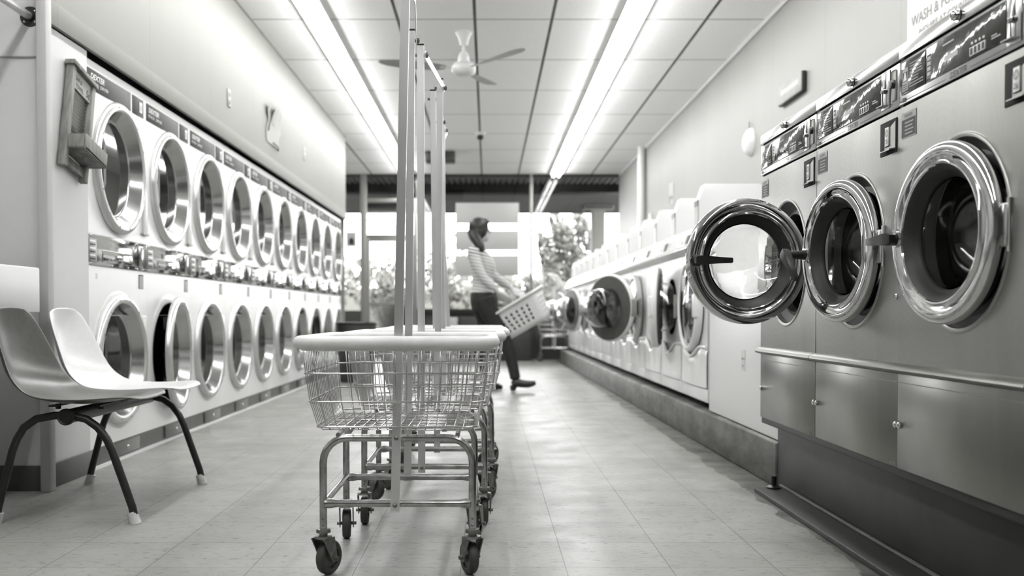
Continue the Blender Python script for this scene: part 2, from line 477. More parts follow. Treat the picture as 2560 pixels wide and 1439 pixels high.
# ---- window wall
def bars(name, L, m='mullion', label=None):
    q = MB()
    for x0, x1, z0, z1 in L: q.box(x0, x1, YF - .03, YF + .03, z0, z1, m, bev=.004)
    return struct(q.build(name), label)
KN = .84
b = MB(); b.box(-1.17, XR, YF - .06, YF + .12, 0, KN - .09, 'darkbase'); b.box(-1.17, XR, YF - .12, YF + .12, KN - .09, KN, 'canopy', bev=.006)
b.box(XL, -2.13, YF - .06, YF + .12, 0, KN - .03, 'darkbase'); b.box(XL, XR + .1, YF - .02, YF + .1, CEIL_Z - .02, CEIL_Z + .05, 'canopy')
struct(b.build('wall_front'), 'dark knee wall under the windows')
bars('trim_8', [(-2.13, -2.02, 0, CEIL_Z), (-1.24, -1.17, 0, 2.68)], label='door jambs')
bars('trim_9', [(-2.02, -1.24, 2.61, 2.68), (-2.02, -1.24, 2.02, 2.08), (-1.45, -1.40, 2.08, 2.61)], label='bars of the door transom')
bars('trim_10', [(.695, .745, KN, CEIL_Z), (-1.20, -1.17, 2.68, CEIL_Z)], label='thin window mullion')
q = MB()
for z in (2.19, 2.32, 2.45): q.box(-2.02, -1.24, YF - .012, YF + .012, z - .012, z + .012, 'mullion')
q.box(-2.02, -1.24, YF + .02, YF + .1, 2.52, 2.60, 'canopy'); struct(q.build('trim_11'), 'louvre slats in the door transom')
for i, (x0, x1, z0, z1) in enumerate([(XL, -2.13, KN - .03, CEIL_Z), (-2.02, -1.24, 2.08, CEIL_Z), (-1.17, .695, KN, CEIL_Z), (.745, XR, KN, CEIL_Z)]):
    q = MB(); q.rect(x0, x1, z0, z1, YF, 'winglass'); struct(q.build(f'window_{i+1}'), 'large shop window pane')
q = MB()
for r_ in ((-2.02, -1.97, .02, 2.02), (-1.29, -1.24, .02, 2.02), (-1.97, -1.29, .02, .2), (-1.97, -1.29, 1.96, 2.02), (-1.97, -1.29, .9, .95)):
    q.box(r_[0], r_[1], YF - .025, YF + .025, r_[2], r_[3], 'mullion', bev=.004)
q.rect(-1.97, -1.29, .2, 1.96, YF, 'winglass'); struct(q.build('door_1'), 'glass shop door')

# ---- outside
b = MB(); b.quad((-60, YF + .1, -.02), (60, YF + .1, -.02), (60, 120, -.02), (-60, 120, -.02), 'asphalt'); struct(b.build('ground'), 'pale pavement outside')
b = MB(); pr = []
for i in range(60):
    x = -3.4 + i * .1; pr += [(x, 3.075), (x + .04, 3.075), (x + .05, 3.045), (x + .09, 3.045)]
n = len(pr); b.faces([(x, y, z) for y in (YF + .1, YF + .98) for x, z in pr], [(i, i + 1, n + i + 1, n + i) for i in range(n - 1)], 'deck')
b.box(-3.6, 2.7, YF + .1, YF + .98, 3.08, 3.12, 'canopy')
struct(b.build('canopy_deck'), 'corrugated metal deck over the window')
b = MB(); b.box(-9, 9, 17.15, 17.3, 2.86, 3.5, 'canopy'); b.box(-9, 9, 17.15, 20.6, 2.9, 3.5, 'canopy'); b.box(-9, 9, 20.4, 20.6, 2.88, 3.6, 'canopy')
struct(b.build('canopy_roof'), 'dark underside of the shopfront canopy')
b = MB(); b.box(2.06, 2.32, 19.2, 19.5, -.02, 2.9, 'column', bev=.01); b.box(1.9, 2.48, 19.1, 19.6, 2.8, 2.9, 'canopy', bev=.02); struct(b.build('canopy_column'), 'grey canopy column outside the window')

def leafy(name, label, cat, base, trunk_h, crown, n, size, m, rs, group=None):
    rnd = random.Random(rs); t = thing(name, label, cat, base, 0, group)
    q = MB()
    q.tube([(0, 0, 0), (.03, 0, trunk_h * .5), (0, .05, trunk_h), (.05, 0, trunk_h + crown[2])], [.11, .09, .07, .02], 'bark', 8)
    for k in range(7):
        a = k * 2.4; q.tube([(0, 0, trunk_h * (.75 + .06 * k)), (crown[0] * .7 * math.cos(a), crown[1] * .7 * math.sin(a), trunk_h + crown[2] * (.3 + .15 * k))], [.04, .01], 'bark', 5)
    q.build('trunk', t)
    q = MB(); vs = []; fs = []
    for k in range(n):
        while True:
            p = Vector((rnd.uniform(-1, 1), rnd.uniform(-1, 1), rnd.uniform(-1, 1)))
            if .25 < p.length < 1 + .25 * math.sin(7 * p.x + 5 * p.z): break
        c = Vector((p.x * crown[0], p.y * crown[1], trunk_h + crown[2] * (1 + p.z)))
        u = Vector((rnd.gauss(0, 1), rnd.gauss(0, 1), rnd.gauss(0, 1))).normalized(); w = u.orthogonal().normalized(); s_ = size * rnd.uniform(.6, 1.3)
        i = len(vs); vs += [c - u * s_, c + w * s_ * .45, c + u * s_, c - w * s_ * .45]; fs.append((i, i + 1, i + 2, i + 3))
    q.faces(vs, fs, m); q.build('crown', t, fix=False)
leafy('tree', 'leafy tree standing outside beyond the window, between two canopy posts', 'tree', (2.42, 30, -.02), 1.2, (.9, .85, 1.35), 3800, .1, 'leaf', 3)
leafy('shrub', 'dark bushy shrub beside the pale ornamental grass outside the glass door', 'shrub', (-2.15, 22.5, -.02), .5, (.75, .7, .55), 1300, .08, 'leaf', 5)
leafy('tree', 'bare slender sapling outside, seen through the glass door and the cart poles', 'tree', (-1.2, 25, -.02), 1.5, (.75, .7, .75), 420, .09, 'leaf', 9)
leafy('shrub', 'low shrub at the foot of the leafy tree outside the window', 'shrub', (1.35, 27, -.02), .4, (.9, .8, .75), 1500, .09, 'leaf', 12)
for k, (x, y, h, r_) in enumerate(((-5.4, 46, .9, 1.3), (-2.2, 50, 1.0, 1.2), (.2, 47, .7, 1.1), (3.6, 52, .9, 1.2), (-8.6, 48, 1.0, 1.5))):
    leafy('street_tree', 'hazy distant tree across the street', 'tree', (x, y, -.02), h, (r_ * 1.25, r_, r_), 900, .2, 'farleaf', 20 + k, 'trees across the street')
q = MB(); rnd = random.Random(4); vs = []; fs = []
for k in range(1500):
    a = rnd.uniform(0, 6.28); L = rnd.uniform(.6, 1.35); sp = rnd.uniform(.1, .75); x0, y0 = rnd.gauss(0, .07), rnd.gauss(0, .07); w = .012
    d = Vector((math.cos(a), math.sin(a), 0)); n_ = Vector((-d.y, d.x, 0)) * w; pr = None
    for t_ in (0, .4, .75, 1):
        c = Vector((x0, y0, 0)) + d * (sp * t_ ** 1.7) + Vector((0, 0, L * (t_ - .35 * sp * t_ * t_)))
        i = len(vs); vs += [c - n_ * (1.05 - t_), c + n_ * (1.05 - t_)]
        if pr is not None: fs.append((pr, pr + 1, i + 1, i))
        pr = i
q.faces(vs, fs, 'grassblade'); o = q.build('ornamental_grass', loc=(-1.82, 19.2, -.02), fix=False)
tag(o, 'pale clump of ornamental grass growing outside the glass door', 'grass')
b = MB(); b.box(-60, 60, 60, 62, -.02, 2.3, 'streetwall'); b.box(-60, 60, 44, 44.4, -.02, .9, 'deck'); struct(b.build('street_wall'), 'pale low wall across the street')

# ================================================================ CEILING THINGS
def strip_light(x, y0, y1, label, proto=[None]):
    L = y1 - y0 - .006
    if proto[0] is None:
        t = thing('strip_light', label, 'ceiling light', (x, y0, CEIL_Z), 0, 'fluorescent strip lights')
        q = MB(); q.prism([(0, 0), (0, -.02), (.004, -.024), (L - .004, -.024), (L, -.02), (L, 0)], -.075, .075, 'enamel_trim')
        for s_ in (-1, 1): q.faces([(s_ * x, y, z) for y in (0, L) for x, z in ((.07, -.004), (.094, -.036), (.097, -.036), (.075, -.001))], [(0, 1, 5, 4), (1, 2, 6, 5), (2, 3, 7, 6), (3, 0, 4, 7), (0, 3, 2, 1), (4, 5, 6, 7)], 'enamel_trim')
        q.build('housing', t)
        for s_ in (-1, 1):
            q = MB(); q.cyl((s_ * .045, .05, -.056), (s_ * .045, L - .05, -.056), .019, 'tube', 12); q.build('tube', t, label='glowing white fluorescent tube')
        for e in (.012, L - .04):
            for s_ in (-1, 1): q = MB(); q.box(s_ * .045 - .02, s_ * .045 + .02, e, e + .028, -.078, -.015, 'enamel_trim', bev=.004); q.build('socket', t)
        proto[0] = t
    else:
        t = copy_tree(proto[0]); t.location = (x, y0, CEIL_Z); t['label'] = label
    return t
ordn = ['first', 'second', 'third', 'fourth', 'fifth', 'sixth', 'seventh', 'eighth', 'ninth', 'tenth', 'eleventh', 'twelfth', 'thirteenth']
for xi, nm in ((-1.335, 'over the dryers'), (1.12, 'over the washers')):
    for k in range(7):
        y1 = 16.05 - k * 2.44
        strip_light(xi, y1 - 2.44, y1, f'white fluorescent strip light, {ordn[k]} from the windows in the row {nm}')

t = thing('ceiling_fan', 'white three-bladed ceiling fan hanging on a short rod', 'fan', (-.2, 8.05, CEIL_Z))
q = MB(); q.lathe([(.001, 0), (.066, -.002), (.068, -.012), (.055, -.03), (.042, -.065), (.034, -.1), (.03, -.115), (.001, -.115)], 'fanwhite', 24, axis='z'); q.build('canopy', t)
q = MB(); q.cyl((0, 0, -.11), (0, 0, -.21), .014, 'fanwhite', 12); q.lathe([(.014, -.165), (.03, -.17), (.045, -.2), (.05, -.24), (.046, -.25), (.001, -.25)], 'fanwhite', 24, axis='z'); q.build('rod', t)
q = MB(); q.lathe([(.001, -.245), (.04, -.25), (.085, -.265), (.1, -.285), (.1, -.32), (.085, -.345), (.05, -.36), (.001, -.364)], 'fanwhite', 32, axis='z')
q.lathe([(.046, -.252), (.05, -.256), (.05, -.262), (.04, -.264)], 'black', 24, axis='z'); q.build('motor', t)
for a in (192, 312, 70):
    q = MB(); q.box(.07, .2, -.018, .018, -.303, -.297, 'fanwhite', bev=.002)
    rings = []
    for s_, w, tw, dz in ((.15, .03, 14, 0), (.22, .055, 14, 0), (.35, .075, 12, .004), (.5, .078, 9, .008), (.62, .07, 6, .014), (.68, .05, 5, .018), (.705, .02, 4, .02)):
        c, n_ = math.cos(R(tw)), math.sin(R(tw))
        rings.append([(s_, w * c, -.3 + dz + w * n_), (s_, 0, -.3 + dz + .007), (s_, -w * c, -.3 + dz - w * n_), (s_, 0, -.3 + dz + .002)])
    q.loft(rings, 'blade'); q.build('blade', t, rot=(0, 0, R(a)), sharp=50)
t = thing('sprinkler_head', 'small white ceiling sprinkler head beyond the fan', 'sprinkler', (-.1, 12.5, CEIL_Z))
q = MB(); q.lathe([(.001, 0), (.075, 0), (.07, -.012), (.04, -.03), (.001, -.032)], 'fanwhite', 24, axis='z'); q.build('cover_plate', t)
q = MB(); q.ball((0, 0, -.06), (.045, .045, .035), 'black'); q.build('nozzle', t)
t = thing('ceiling_box', 'dark rounded box mounted under the ceiling behind the cart poles', 'box', (-.685, 14.0, CEIL_Z))
q = MB(); q.box(-.215, .215, -.15, .15, -.15, 0, 'barrel', bev=.025); q.build('housing', t)
q = MB(); q.box(-.075, .03, -.156, -.15, -.125, -.02, 'mullion', bev=.002); q.build('grille', t)

# ================================================================ WALL THINGS
M['signwhite'] = simple('sign_white', .5, .5)
t = thing('wash_and_fold_sign', 'white sign reading WASH & FOLD on the wall above the steel washers', 'sign', (XR - .004, 5.08, 1.95), R(-90))
q = MB(); q.box(0, 1.35, -.012, 0, 0, .72, 'signwhite', bev=.002); q.text('WASH & FOLD', .055, -.0135, .275, .054, 'ink', width=.52); q.text('SERVICE', .63, -.0135, .275, .054, 'ink', width=.34)
q.text('INQUIRE AT COUNTER', .14, -.0135, .212, .03, 'ink', width=.56); q.build('board', t)
t = thing('wall_plaque', 'grey oblong plaque standing off the wall above the steel washers', 'plaque', (XR, 6.98, 1.0 + 1.36), R(-90))
q = MB(); q.box(-.27, .27, -.034, -.005, -.07, .07, 'label', bev=.003); q.build('backing', t)
q = MB(); q.box(-.272, .262, -.04, -.033, -.063, .072, 'plaque', bev=.002); q.build('board', t)
q = MB(); q.box(-.2, .2, -.0408, -.04, -.005, .03, 'sign'); q.build('faded_print', t)
t = thing('wall_dome', 'white round dome fixed to the wall beyond the steel washers', 'dome', (XR, 8.12, 2.185), R(-90))
q = MB(); q.lathe([(.001, .07), (.06, .062), (.1, .04), (.118, .01), (.12, 0), (.001, 0)], 'fanwhite', 32); q.build('dome', t)
q = MB(); q.cyl((0, -.02, .115), (0, -.02, .17), .007, 'mullion', 8); q.build('hook', t)
t = thing('notice', 'small printed notice taped to the wall above the white washers', 'notice', (XR - .002, 11.63, 2.19), R(-90))
q = MB(); q.box(-.14, .14, -.004, 0, -.13, .13, 'sign'); q.build('sheet', t)
q = MB(); q.rect(-.11, .1, .02, .1, -.0055, 'greyprint'); q.rect(-.12, .02, -.06, 0, -.0055, 'mullion'); q.rect(-.11, -.05, -.115, -.02, -.006, 'darkprint'); q.rect(.02, .1, -.07, -.03, -.006, 'darkprint'); q.build('print', t)
t = thing('vent_pipe', 'white vertical pipe running up the wall to the ceiling behind the washers', 'pipe', (XR - .06, 13.55, 1.2))
q = MB(); q.cyl((0, 0, 0), (0, 0, 1.88), .055, 'fanwhite', 20); q.build('pipe', t)
q = MB(); q.box(-.07, .06, -.02, .02, .75, .8, 'fanwhite', bev=.004); q.build('clamp', t)
t = thing('wall_box', 'small white box on the wall beside the white pipe', 'box', (XR, 13.0, 2.0), R(-90))
q = MB(); q.box(-.035, .035, -.05, 0, -.1, .1, 'enamel_trim', bev=.006); q.build('cover', t)
def outlet(y, z, label, mat='outlet'):
    t = thing('wall_outlet', label, 'outlet', (XS, y, z), R(90), 'outlets above the dryers')
    q = MB(); q.box(-.037, .037, -.008, 0, -.062, .062, mat, bev=.003); q.build('cover_plate', t)
    for v in (-.028, .028):
        q = MB(); q.box(-.017, .017, -.011, -.008, v - .015, v + .015, mat, bev=.003)
        for u in (-.007, .005): q.box(u, u + .003, -.0118, -.0105, v - .004, v + .008, 'black')
        q.build('socket', t)
outlet(7.03, 2.31, 'white wall outlet high on the wall left of the torn poster')
outlet(9.9, 2.38, 'faint white wall outlet high on the wall beyond the torn poster', 'sign')
t = thing('torn_poster', 'torn paper poster curling off the wall above the dryers', 'poster', (XS + .002, 8.48, 2.385), R(90))
q = MB()
def sheet(pts, nx, m):
    vs = [p for row in pts for p in row]; w = len(pts[0])
    q.faces(vs, [(j * w + i, j * w + i + 1, (j + 1) * w + i + 1, (j + 1) * w + i) for j in range(len(pts) - 1) for i in range(w - 1)], m)
sheet([[(-.26 + .05 * math.sin(v * 4) + u * .1, -.004 - .05 * max(0, v - 2) * (.3 + .2 * math.sin(u * 2.2)), -.17 + v * .085 + .015 * math.sin(u * 3 + v)) for u in range(6)] for v in range(5)], 6, 'oldpaper')
for p in (((-.24, -.012, -.08), (-.2, -.03, .16)), ((-.05, -.012, -.15), (.14, -.012, -.19))): q.tube([p[0], ((p[0][0] + p[1][0]) / 2 + .01, -.03, (p[0][2] + p[1][2]) / 2), p[1]], .006, 'darkprint', 6)
q.build('sheet', t)
q = MB(); q.quad((-.14, -.006, .0), (.2, -.006, .02), (.22, -.03, .15), (-.1, -.055, .17), 'plaque'); q.build('printed_panel', t)

# pipe rail with its wall flange
t = thing('pipe_rail', 'steel pipe rail fixed to the white wall by a dark round flange', 'rail', (-1.925, 4.10, 2.0))
q = MB(); q.lathe([(.001, .02), (.02, .02), (.022, .006), (.041, .005), (.043, 0), (.001, 0)], 'iron', 32); q.build('flange', t)
q = MB()
for a in (45, 135, 225, 315): q.ball((.031 * math.cos(R(a)), -.006, .031 * math.sin(R(a))), (.006, .004, .006), 'chrome', 8)
q.build('screw', t)
q = MB(); q.cyl((0, 0, 0), (0, -2.0, 0), .0165, 'alu', 16); q.build('pipe', t)

# counter on the left
t = thing('folding_counter', 'pale laminate folding counter with a deep front edge behind the chairs', 'counter', (-2.12, 3.3, 0))
q = MB(); q.box(-.62, .31, -2.6, .615, .755, .937, 'wood_white', bev=.006); q.build('top', t)
for x, y in ((.12, .5), (-.5, .5), (.12, -1.5)):
    q = MB(); q.box(x - .015, x + .015, y - .015, y + .015, 0, .76, 'legsteel'); q.build('leg', t)

# washboard, built facing -Y
t = thing('washboard', 'wooden washboard with a soap box hung crooked on the white panel', 'washboard', (-1.885, 4.405, 1.605), R(90))
W2, H2 = .125, .235
tilt = Matrix.Rotation(R(13), 4, 'Y')
q = MB(); q.box(-W2, -W2 + .032, -.042, -.008, -H2, H2, 'wood', bev=.003, T=tilt); q.box(W2 - .032, W2, -.042, -.008, -H2, H2, 'wood', bev=.003, T=tilt)
q.box(-W2 - .012, W2 + .012, -.05, -.004, H2, H2 + .022, 'wood', bev=.003, T=tilt); q.box(-W2 + .03, W2 - .03, -.03, -.012, -H2 + .02, -H2 + .06, 'wood', T=tilt); q.build('frame', t)
q = MB(); q.box(-W2 + .03, W2 - .03, -.03, -.012, H2 - .085, H2, 'wood_light', T=tilt)
q.text('SOAP &', -W2 + .036, -.0308, H2 - .045, .021, 'darkprint', bold=True, width=.085, T=tilt); q.text('TOWEL', -W2 + .06, -.0308, H2 - .077, .021, 'darkprint', bold=True, width=.085, T=tilt)
q.text('5¢', W2 - .078, -.0308, H2 - .072, .034, 'darkprint', bold=True, width=.04, T=tilt); q.build('header_board', t)
q = MB(); n = 70
rows = [(-.012 - .008 * (.5 + .5 * math.sin(k * 2 * math.pi / 5)), -.09 + k * (H2 + .005) / n) for k in range(n + 1)]
q.faces([(x, a, z) for a, z in rows for x in (-W2 + .03, W2 - .03)], [(2 * k, 2 * k + 1, 2 * k + 3, 2 * k + 2) for k in range(n)], 'drum', tilt); q.build('ribbed_plate', t, label='ribbed metal plate')
q = MB(); q.box(-W2 + .02, W2 + .01, -.118, -.012, -.155, -.145, 'wood', T=tilt)
q.box(-W2 + .02, W2 + .01, -.118, -.106, -.155, -.085, 'wood', bev=.002, T=tilt); q.box(-W2 + .02, -W2 + .032, -.113, -.012, -.155, -.085, 'wood', T=tilt); q.box(W2 - .002, W2 + .01, -.113, -.012, -.155, -.085, 'wood', T=tilt)
q.build('soap_box', t)

# ================================================================ DRYERS
def zf(z): return .75 + (z - .75) * .99
def dryer_door():
    q = MB(); q.lathe([(.31, -.003), (.334, 0), (.336, .012), (.331, .026), (.32, .034), (.302, .036), (.292, .032), (.287, .026)], 'ring', 64)
    for k in range(14): a = k * .449; q.ball((.308 * math.cos(a), -.0355, .308 * math.sin(a)), (.004, .003, .004), 'black', 6, k=4)
    return q
def make_dryer(label, number=None):
    t = thing('stack_dryer', label, 'dryer', (0, 0, 0), R(90), 'stack dryers along the left wall')
    h = .3955; q = MB()
    for z0, z1, cz in ((zf(1.14), zf(1.97), zf(1.50)), (.1, zf(.985), zf(.515))): q.hole_plate(-h, h, z0, z1, 0, cz, .30, 0, 'enamel')
    q.box(-h, -h + .01, .003, .75, .1, zf(1.97), 'enamel'); q.box(h - .01, h, .003, .75, .1, zf(1.97), 'enamel'); q.box(-h, h, 0, .75, zf(1.97), zf(1.978), 'enamel', bev=.003)
    q.box(-h, h, .01, .02, zf(.985), zf(1.14), 'enamel')
    for cz in (zf(1.5), zf(.515)): q.lathe([(.30, 0), (.345, .002), (.352, .0), (.36, -.004)], 'enamel', 48, T=Matrix.Translation((0, 0, cz)))
    q.box(-h, h, .004, .02, zf(.742), zf(.746), 'mullion'); q.build('body', t)
    for cz, nm in ((zf(1.5), 'upper'), (zf(.515), 'lower')):
        q = MB(); q.lathe([(.29, 0), (.29, -.55), (.001, -.55)], 'drum', 40, T=Matrix.Translation((0, 0, cz))); q.lathe([(.26, -.3), (.05, -.3)], 'void', 24, T=Matrix.Translation((0, 0, cz)))
        for k in range(3):
            a = k * 2.094 + .5; q.box(-.02, .02, .05, .5, .235, .288, 'drum', T=Matrix.Translation((0, 0, cz)) @ Matrix.Rotation(a, 4, 'Y'))
        q.build('drum', t)
        d = dryer_door().build('door', t, (.335, 0, cz)); d.data.transform(Matrix.Translation((-.335, 0, 0)))
        q = MB(); q.lathe([(.287, .026), (.278, .012), (.25, -.03), (.244, -.031), (.24, -.036), (.234, -.036)], 'cone', 64, T=Matrix.Translation((-.335, 0, 0))); q.build('inner_rim', d, label='polished metal inner rim')
        q = MB(); q.lathe([(.236, -.034), (.12, -.034), (.001, -.034)], 'darkglass', 48, T=Matrix.Translation((-.335, 0, 0))); q.build('glass', d, label='dark door glass')
        q = MB(); pts = [(-.335 - .20, .022, .215), (-.335 - .2, .022, .16), (-.335 - .15, .022, .11), (-.335 - .15, .022, -.09), (-.335 - .19, .022, -.14), (-.335 - .19, .022, -.19)]
        q.loft([[(x - .016, y + .012, z), (x + .016, y + .012, z), (x + .016, y - .014, z), (x - .016, y - .014, z)] for x, y, z in pts], 'black'); q.build('handle', d, label='black door handle')
    q = MB()                                                     # hinge blocks at the far side of each door
    q.box(.335, h - .002, -.016, .01, zf(1.2), zf(1.73), 'enamel_trim', bev=.006); q.box(.32, h, -.022, .01, zf(1.185), zf(1.2), 'mullion', bev=.002); q.box(.34, h - .002, -.006, .01, zf(.3), zf(.74), 'enamel_trim', bev=.004); q.build('hinge_cover', t)
    z0, z1 = zf(1.837), zf(1.935)
    q = MB(); q.box(-h + .02, .18, -.003, .002, z0, z1, 'label', bev=.001)
    q.text('DEXTER', -h + .05, -.004, z1 - .045, .027, 'print', bold=True, italic=True, width=.17)
    q.text('STACK', -h + .045, -.004, z0 + .024, .016, 'print', width=.1); q.text('DRYER', -h + .17, -.004, z0 + .024, .016, 'print', width=.1); q.build('nameplate', t)
    q = MB(); q.box(.205, h - .025, -.003, .002, z0, z1, 'label', bev=.001); q.box(.30, .345, -.005, -.003, z0 + .02, z1 - .02, 'print', bev=.001); q.box(.308, .337, -.0056, -.005, z0 + .03, z1 - .035, 'sign'); q.build('indicator_panel', t)
    z0, z1 = zf(.987), zf(1.138)
    q = MB(); q.box(-h + .004, h - .004, -.004, .01, z0, z1, 'band', bev=.002)
    for u in (-.36, -.1, .12, .25):
        for z in (z0 + .008, z1 - .008): q.ball((u, -.005, z), (.006, .004, .006), 'chrome', 8, k=6)
    q.build('control_band', t, label='polished chrome control band')
    q = MB(); q.box(-.22, .25, -.008, -.003, z0 + .022, z0 + .082, 'band', bev=.002); q.build('coin_door', t)
    q = MB(); q.box(-.385, -.29, -.006, -.003, z0 + .015, z1 - .02, 'mullion', bev=.003)
    for k in range(6): q.rect(-.375, -.31, z0 + .028 + k * .017, z0 + .036 + k * .017, -.0066, 'print' if k % 2 else 'label')
    q.build('instruction_plate', t)
    q = MB(); q.cyl((-.02, -.004, z0 + .05), (-.02, -.03, z0 + .05), .014, 'chrome', 16); q.build('knob', t)
    q = MB(); q.box(.265, .305, -.02, -.003, z0 + .02, z1 - .015, 'chrome', bev=.008); q.build('coin_slide', t)
    q = MB(); q.box(.28, .35, -.001, .0, zf(.89), zf(.967), 'void'); q.box(.284, .35, -.002, -.001, zf(.89), zf(.96), 'mullion'); q.box(.284, .335, -.003, -.002, zf(.893), zf(.955), 'kick2'); q.build('coin_return', t)
    q = MB(); q.box(-h, h, .004, .7, 0, .1, 'kick'); q.box(-h, h, -.012, .004, 0, .012, 'enamel'); q.box(-.1, .27, -.004, .004, .022, .09, 'kick2', bev=.002)
    q.build('kickplate', t, label='dark kickplate')
    q = MB(); q.ball((.09, -.006, .055), (.012, .008, .012), 'chrome', 10, k=6); q.build('lock', t)
    if number:
        q = MB(); q.text(number, -.30, -.001, zf(.93), .024, 'greyprint', width=.026); q.build('number', t)
    return t
DP, DY0 = .792, 4.592
dlab = ['nearest white stack dryer, beside the washboard panel and numbered 20', 'white stack dryer second from the washboard, its lower round door ajar',
        'white stack dryer third from the washboard', 'white stack dryer fourth from the washboard', 'white stack dryer fifth from the washboard, below the torn poster',
        'white stack dryer sixth from the washboard', 'white stack dryer seventh from the washboard', 'white stack dryer third from the far end of the dryer row',
        'white stack dryer second from the far end of the dryer row', 'farthest white stack dryer, last before the windows']
dry0 = make_dryer(dlab[1])
for i in range(10):
    d = dry0 if i == 1 else copy_tree(dry0)
    if i == 0:
        q = MB(); q.text('20', -.30, -.0012, zf(.925), .026, 'greyprint', width=.026); q.build('number', d)
    d.location = (XD, DY0 + DP * (i + .5), 0); d['label'] = dlab[i]
    if i == 1:
        pass
for ch in dry0.children:
    if ch.name.startswith('door') and ch.location.z < 1: ch.rotation_euler = (0, 0, R(7))
# ================================================================ STEEL WASHERS
XW, SW = 1.165, .3455
def lever(q, c, ang, L, m='black'):
    T = Matrix.Translation(c) @ Matrix.Rotation(-ang, 4, 'Y')
    q.loft([[(x, -w * .8, -w), (x, -w * .8, w), (x, w * .8, w), (x, w * .8, -w)] for x, w in ((-.018, .011), (-.008, .0155), (.02, .0155), (L * .6, .011), (L, .009), (L + .004, .006))], m, T)
def make_steel(label):
    t = thing('steel_washer', label, 'washer', (0, 0, 0), R(-90), 'stainless steel washers on the black base')
    zc = .95; h = SW - .0005
    q = MB(); q.hole_plate(-h, h, .612, 1.330, 0, zc, .236, 0, 'steel', 64)
    q.box(-h, -h + .01, .004, .78, .313, 1.50, 'steel'); q.box(h - .01, h, .004, .78, .313, 1.50, 'steel'); q.box(-h, h, .02, .78, 1.49, 1.503, 'panelsteel')
    q.lathe([(.236, 0), (.243, .004), (.247, .003), (.249, 0)], 'steel', 64, T=Matrix.Translation((0, 0, zc))); q.build('body', t)
    q = MB(); q.lathe([(.236, 0), (.232, -.02), (.205, -.035), (.19, -.03), (.186, -.06), (.21, -.08)], ['chrome', 'rubber', 'rubber', 'rubber', 'rubber'], 64, T=Matrix.Translation((0, 0, zc))); q.build('door_boot', t, label='black rubber door boot')
    q = MB(); q.lathe([(.20, -.07), (.25, -.10), (.26, -.5), (.2, -.52), (.001, -.53)], 'drum', 48, T=Matrix.Translation((0, 0, zc)))
    for k in range(4):
        q.prism([(.1, .25), (.5, .25), (.48, .19), (.14, .19)], -.02, .02, 'drum', T=Matrix.Translation((0, 0, zc)) @ Matrix.Rotation(k * 1.5708 + .4, 4, 'Y'))
    q.build('drum', t)
    q = MB(); q.box(-h, h, 0, .02, .313, .585, 'steel_low', bev=.001); q.box(-h + .006, h - .006, -.001, 0, .556, .5585, 'steel')
    q.build('lower_panel', t)
    for u, z in ((-h + .012, .435), (h - .012, .435), (h - .012, .80)):
        q = MB(); q.lathe([(.0095, 0), (.0095, .003), (.006, .006), (.001, .006)], 'chrome', 14, T=Matrix.Translation((u, 0, z))); q.build('bolt', t)
    q = MB(); q.prism([(.01, .612), (-.006, .612), (-.022, .603), (-.026, .594), (-.022, .588), (-.004, .582), (.01, .582)], -h, h, 'trimsteel'); q.build('trim_strip', t)
    q = MB(); q.box(-h, h, -.004, .03, 1.336, 1.460, 'panelsteel', bev=.003); q.box(-h + .01, -.07, -.0048, -.004, 1.3435, 1.345, 'label'); q.box(.06, .22, -.0048, -.004, 1.3435, 1.345, 'label')
    q.text('DEXTER', -.045, -.0052, 1.3405, .0155, 'darkprint', italic=True, width=.085); q.rect(-.32, -.302, 1.3405, 1.352, -.0052, 'darkprint'); q.build('console', t)
    q = MB(); q.box(-h, h, -.006, .03, 1.466, 1.505, 'panelsteel', bev=.0012); q.build('top_bar', t)
    q = MB(); q.lathe([(.001, .017), (.009, .016), (.013, .012), (.013, .0), (.016, 0)], 'chrome', 20, T=Matrix.Translation((0, -.008, 1.486))); q.rect(-.002, .002, 1.48, 1.492, -.0255, 'black'); q.build('lock', t)
    z0, z1 = 1.361, 1.452
    q = MB(); q.box(-.325, -.178, -.0065, -.004, z0, z1, 'labelgloss', bev=.002); q.rect(-.318, -.283, z0 + .008, z1 - .02, -.0068, 'sign')
    q.rect(-.315, -.286, z0 + .034, z0 + .06, -.007, 'label')
    q.quad((-.312, -.0072, z0 + .036), (-.289, -.0072, z0 + .036), (-.297, -.0072, z0 + .058), (-.304, -.0072, z0 + .058), 'print')
    for k in range(3): q.rect(-.315, -.288, z0 + .012 + k * .006, z0 + .0145 + k * .006, -.007, 'darkprint')
    rnd = random.Random(2)
    for k in range(9): q.rect(-.272, -.272 + rnd.uniform(.05, .085), z0 + .012 + k * .0078, z0 + .0145 + k * .0078, -.0068, 'sign')
    q.build('instruction_panel', t)
    q = MB(); q.box(-.172, .222, -.0065, -.004, z0, z1, 'labelgloss', bev=.002)
    q.rect(-.168, -.142, z0 + .01, z1 - .02, -.0067, 'greyprint'); q.rect(-.1665, -.1435, z0 + .0115, z1 - .0215, -.0069, 'label')
    for k in range(4): q.rect(-.1645, -.1455, z0 + .015 + k * .0135, z0 + .0245 + k * .0135, -.0071, 'mullion')
    q.rect(-.07, .0, z0 + .03, z0 + .042, -.0067, 'mullion'); q.rect(-.08, -.02, z0 + .07, z0 + .074, -.0067, 'mullion')
    q.box(.062, .137, -.0085, -.006, z0 + .006, z0 + .028, 'print', bev=.001)
    for k in range(4): q.rect(.066 + k * .018, .079 + k * .018, z0 + .009, z0 + .025, -.0088, 'label')
    for k in range(4): q.ball((.072 + k * .018, -.0065, z0 + .036), (.004, .003, .004), 'print', 8, k=5)
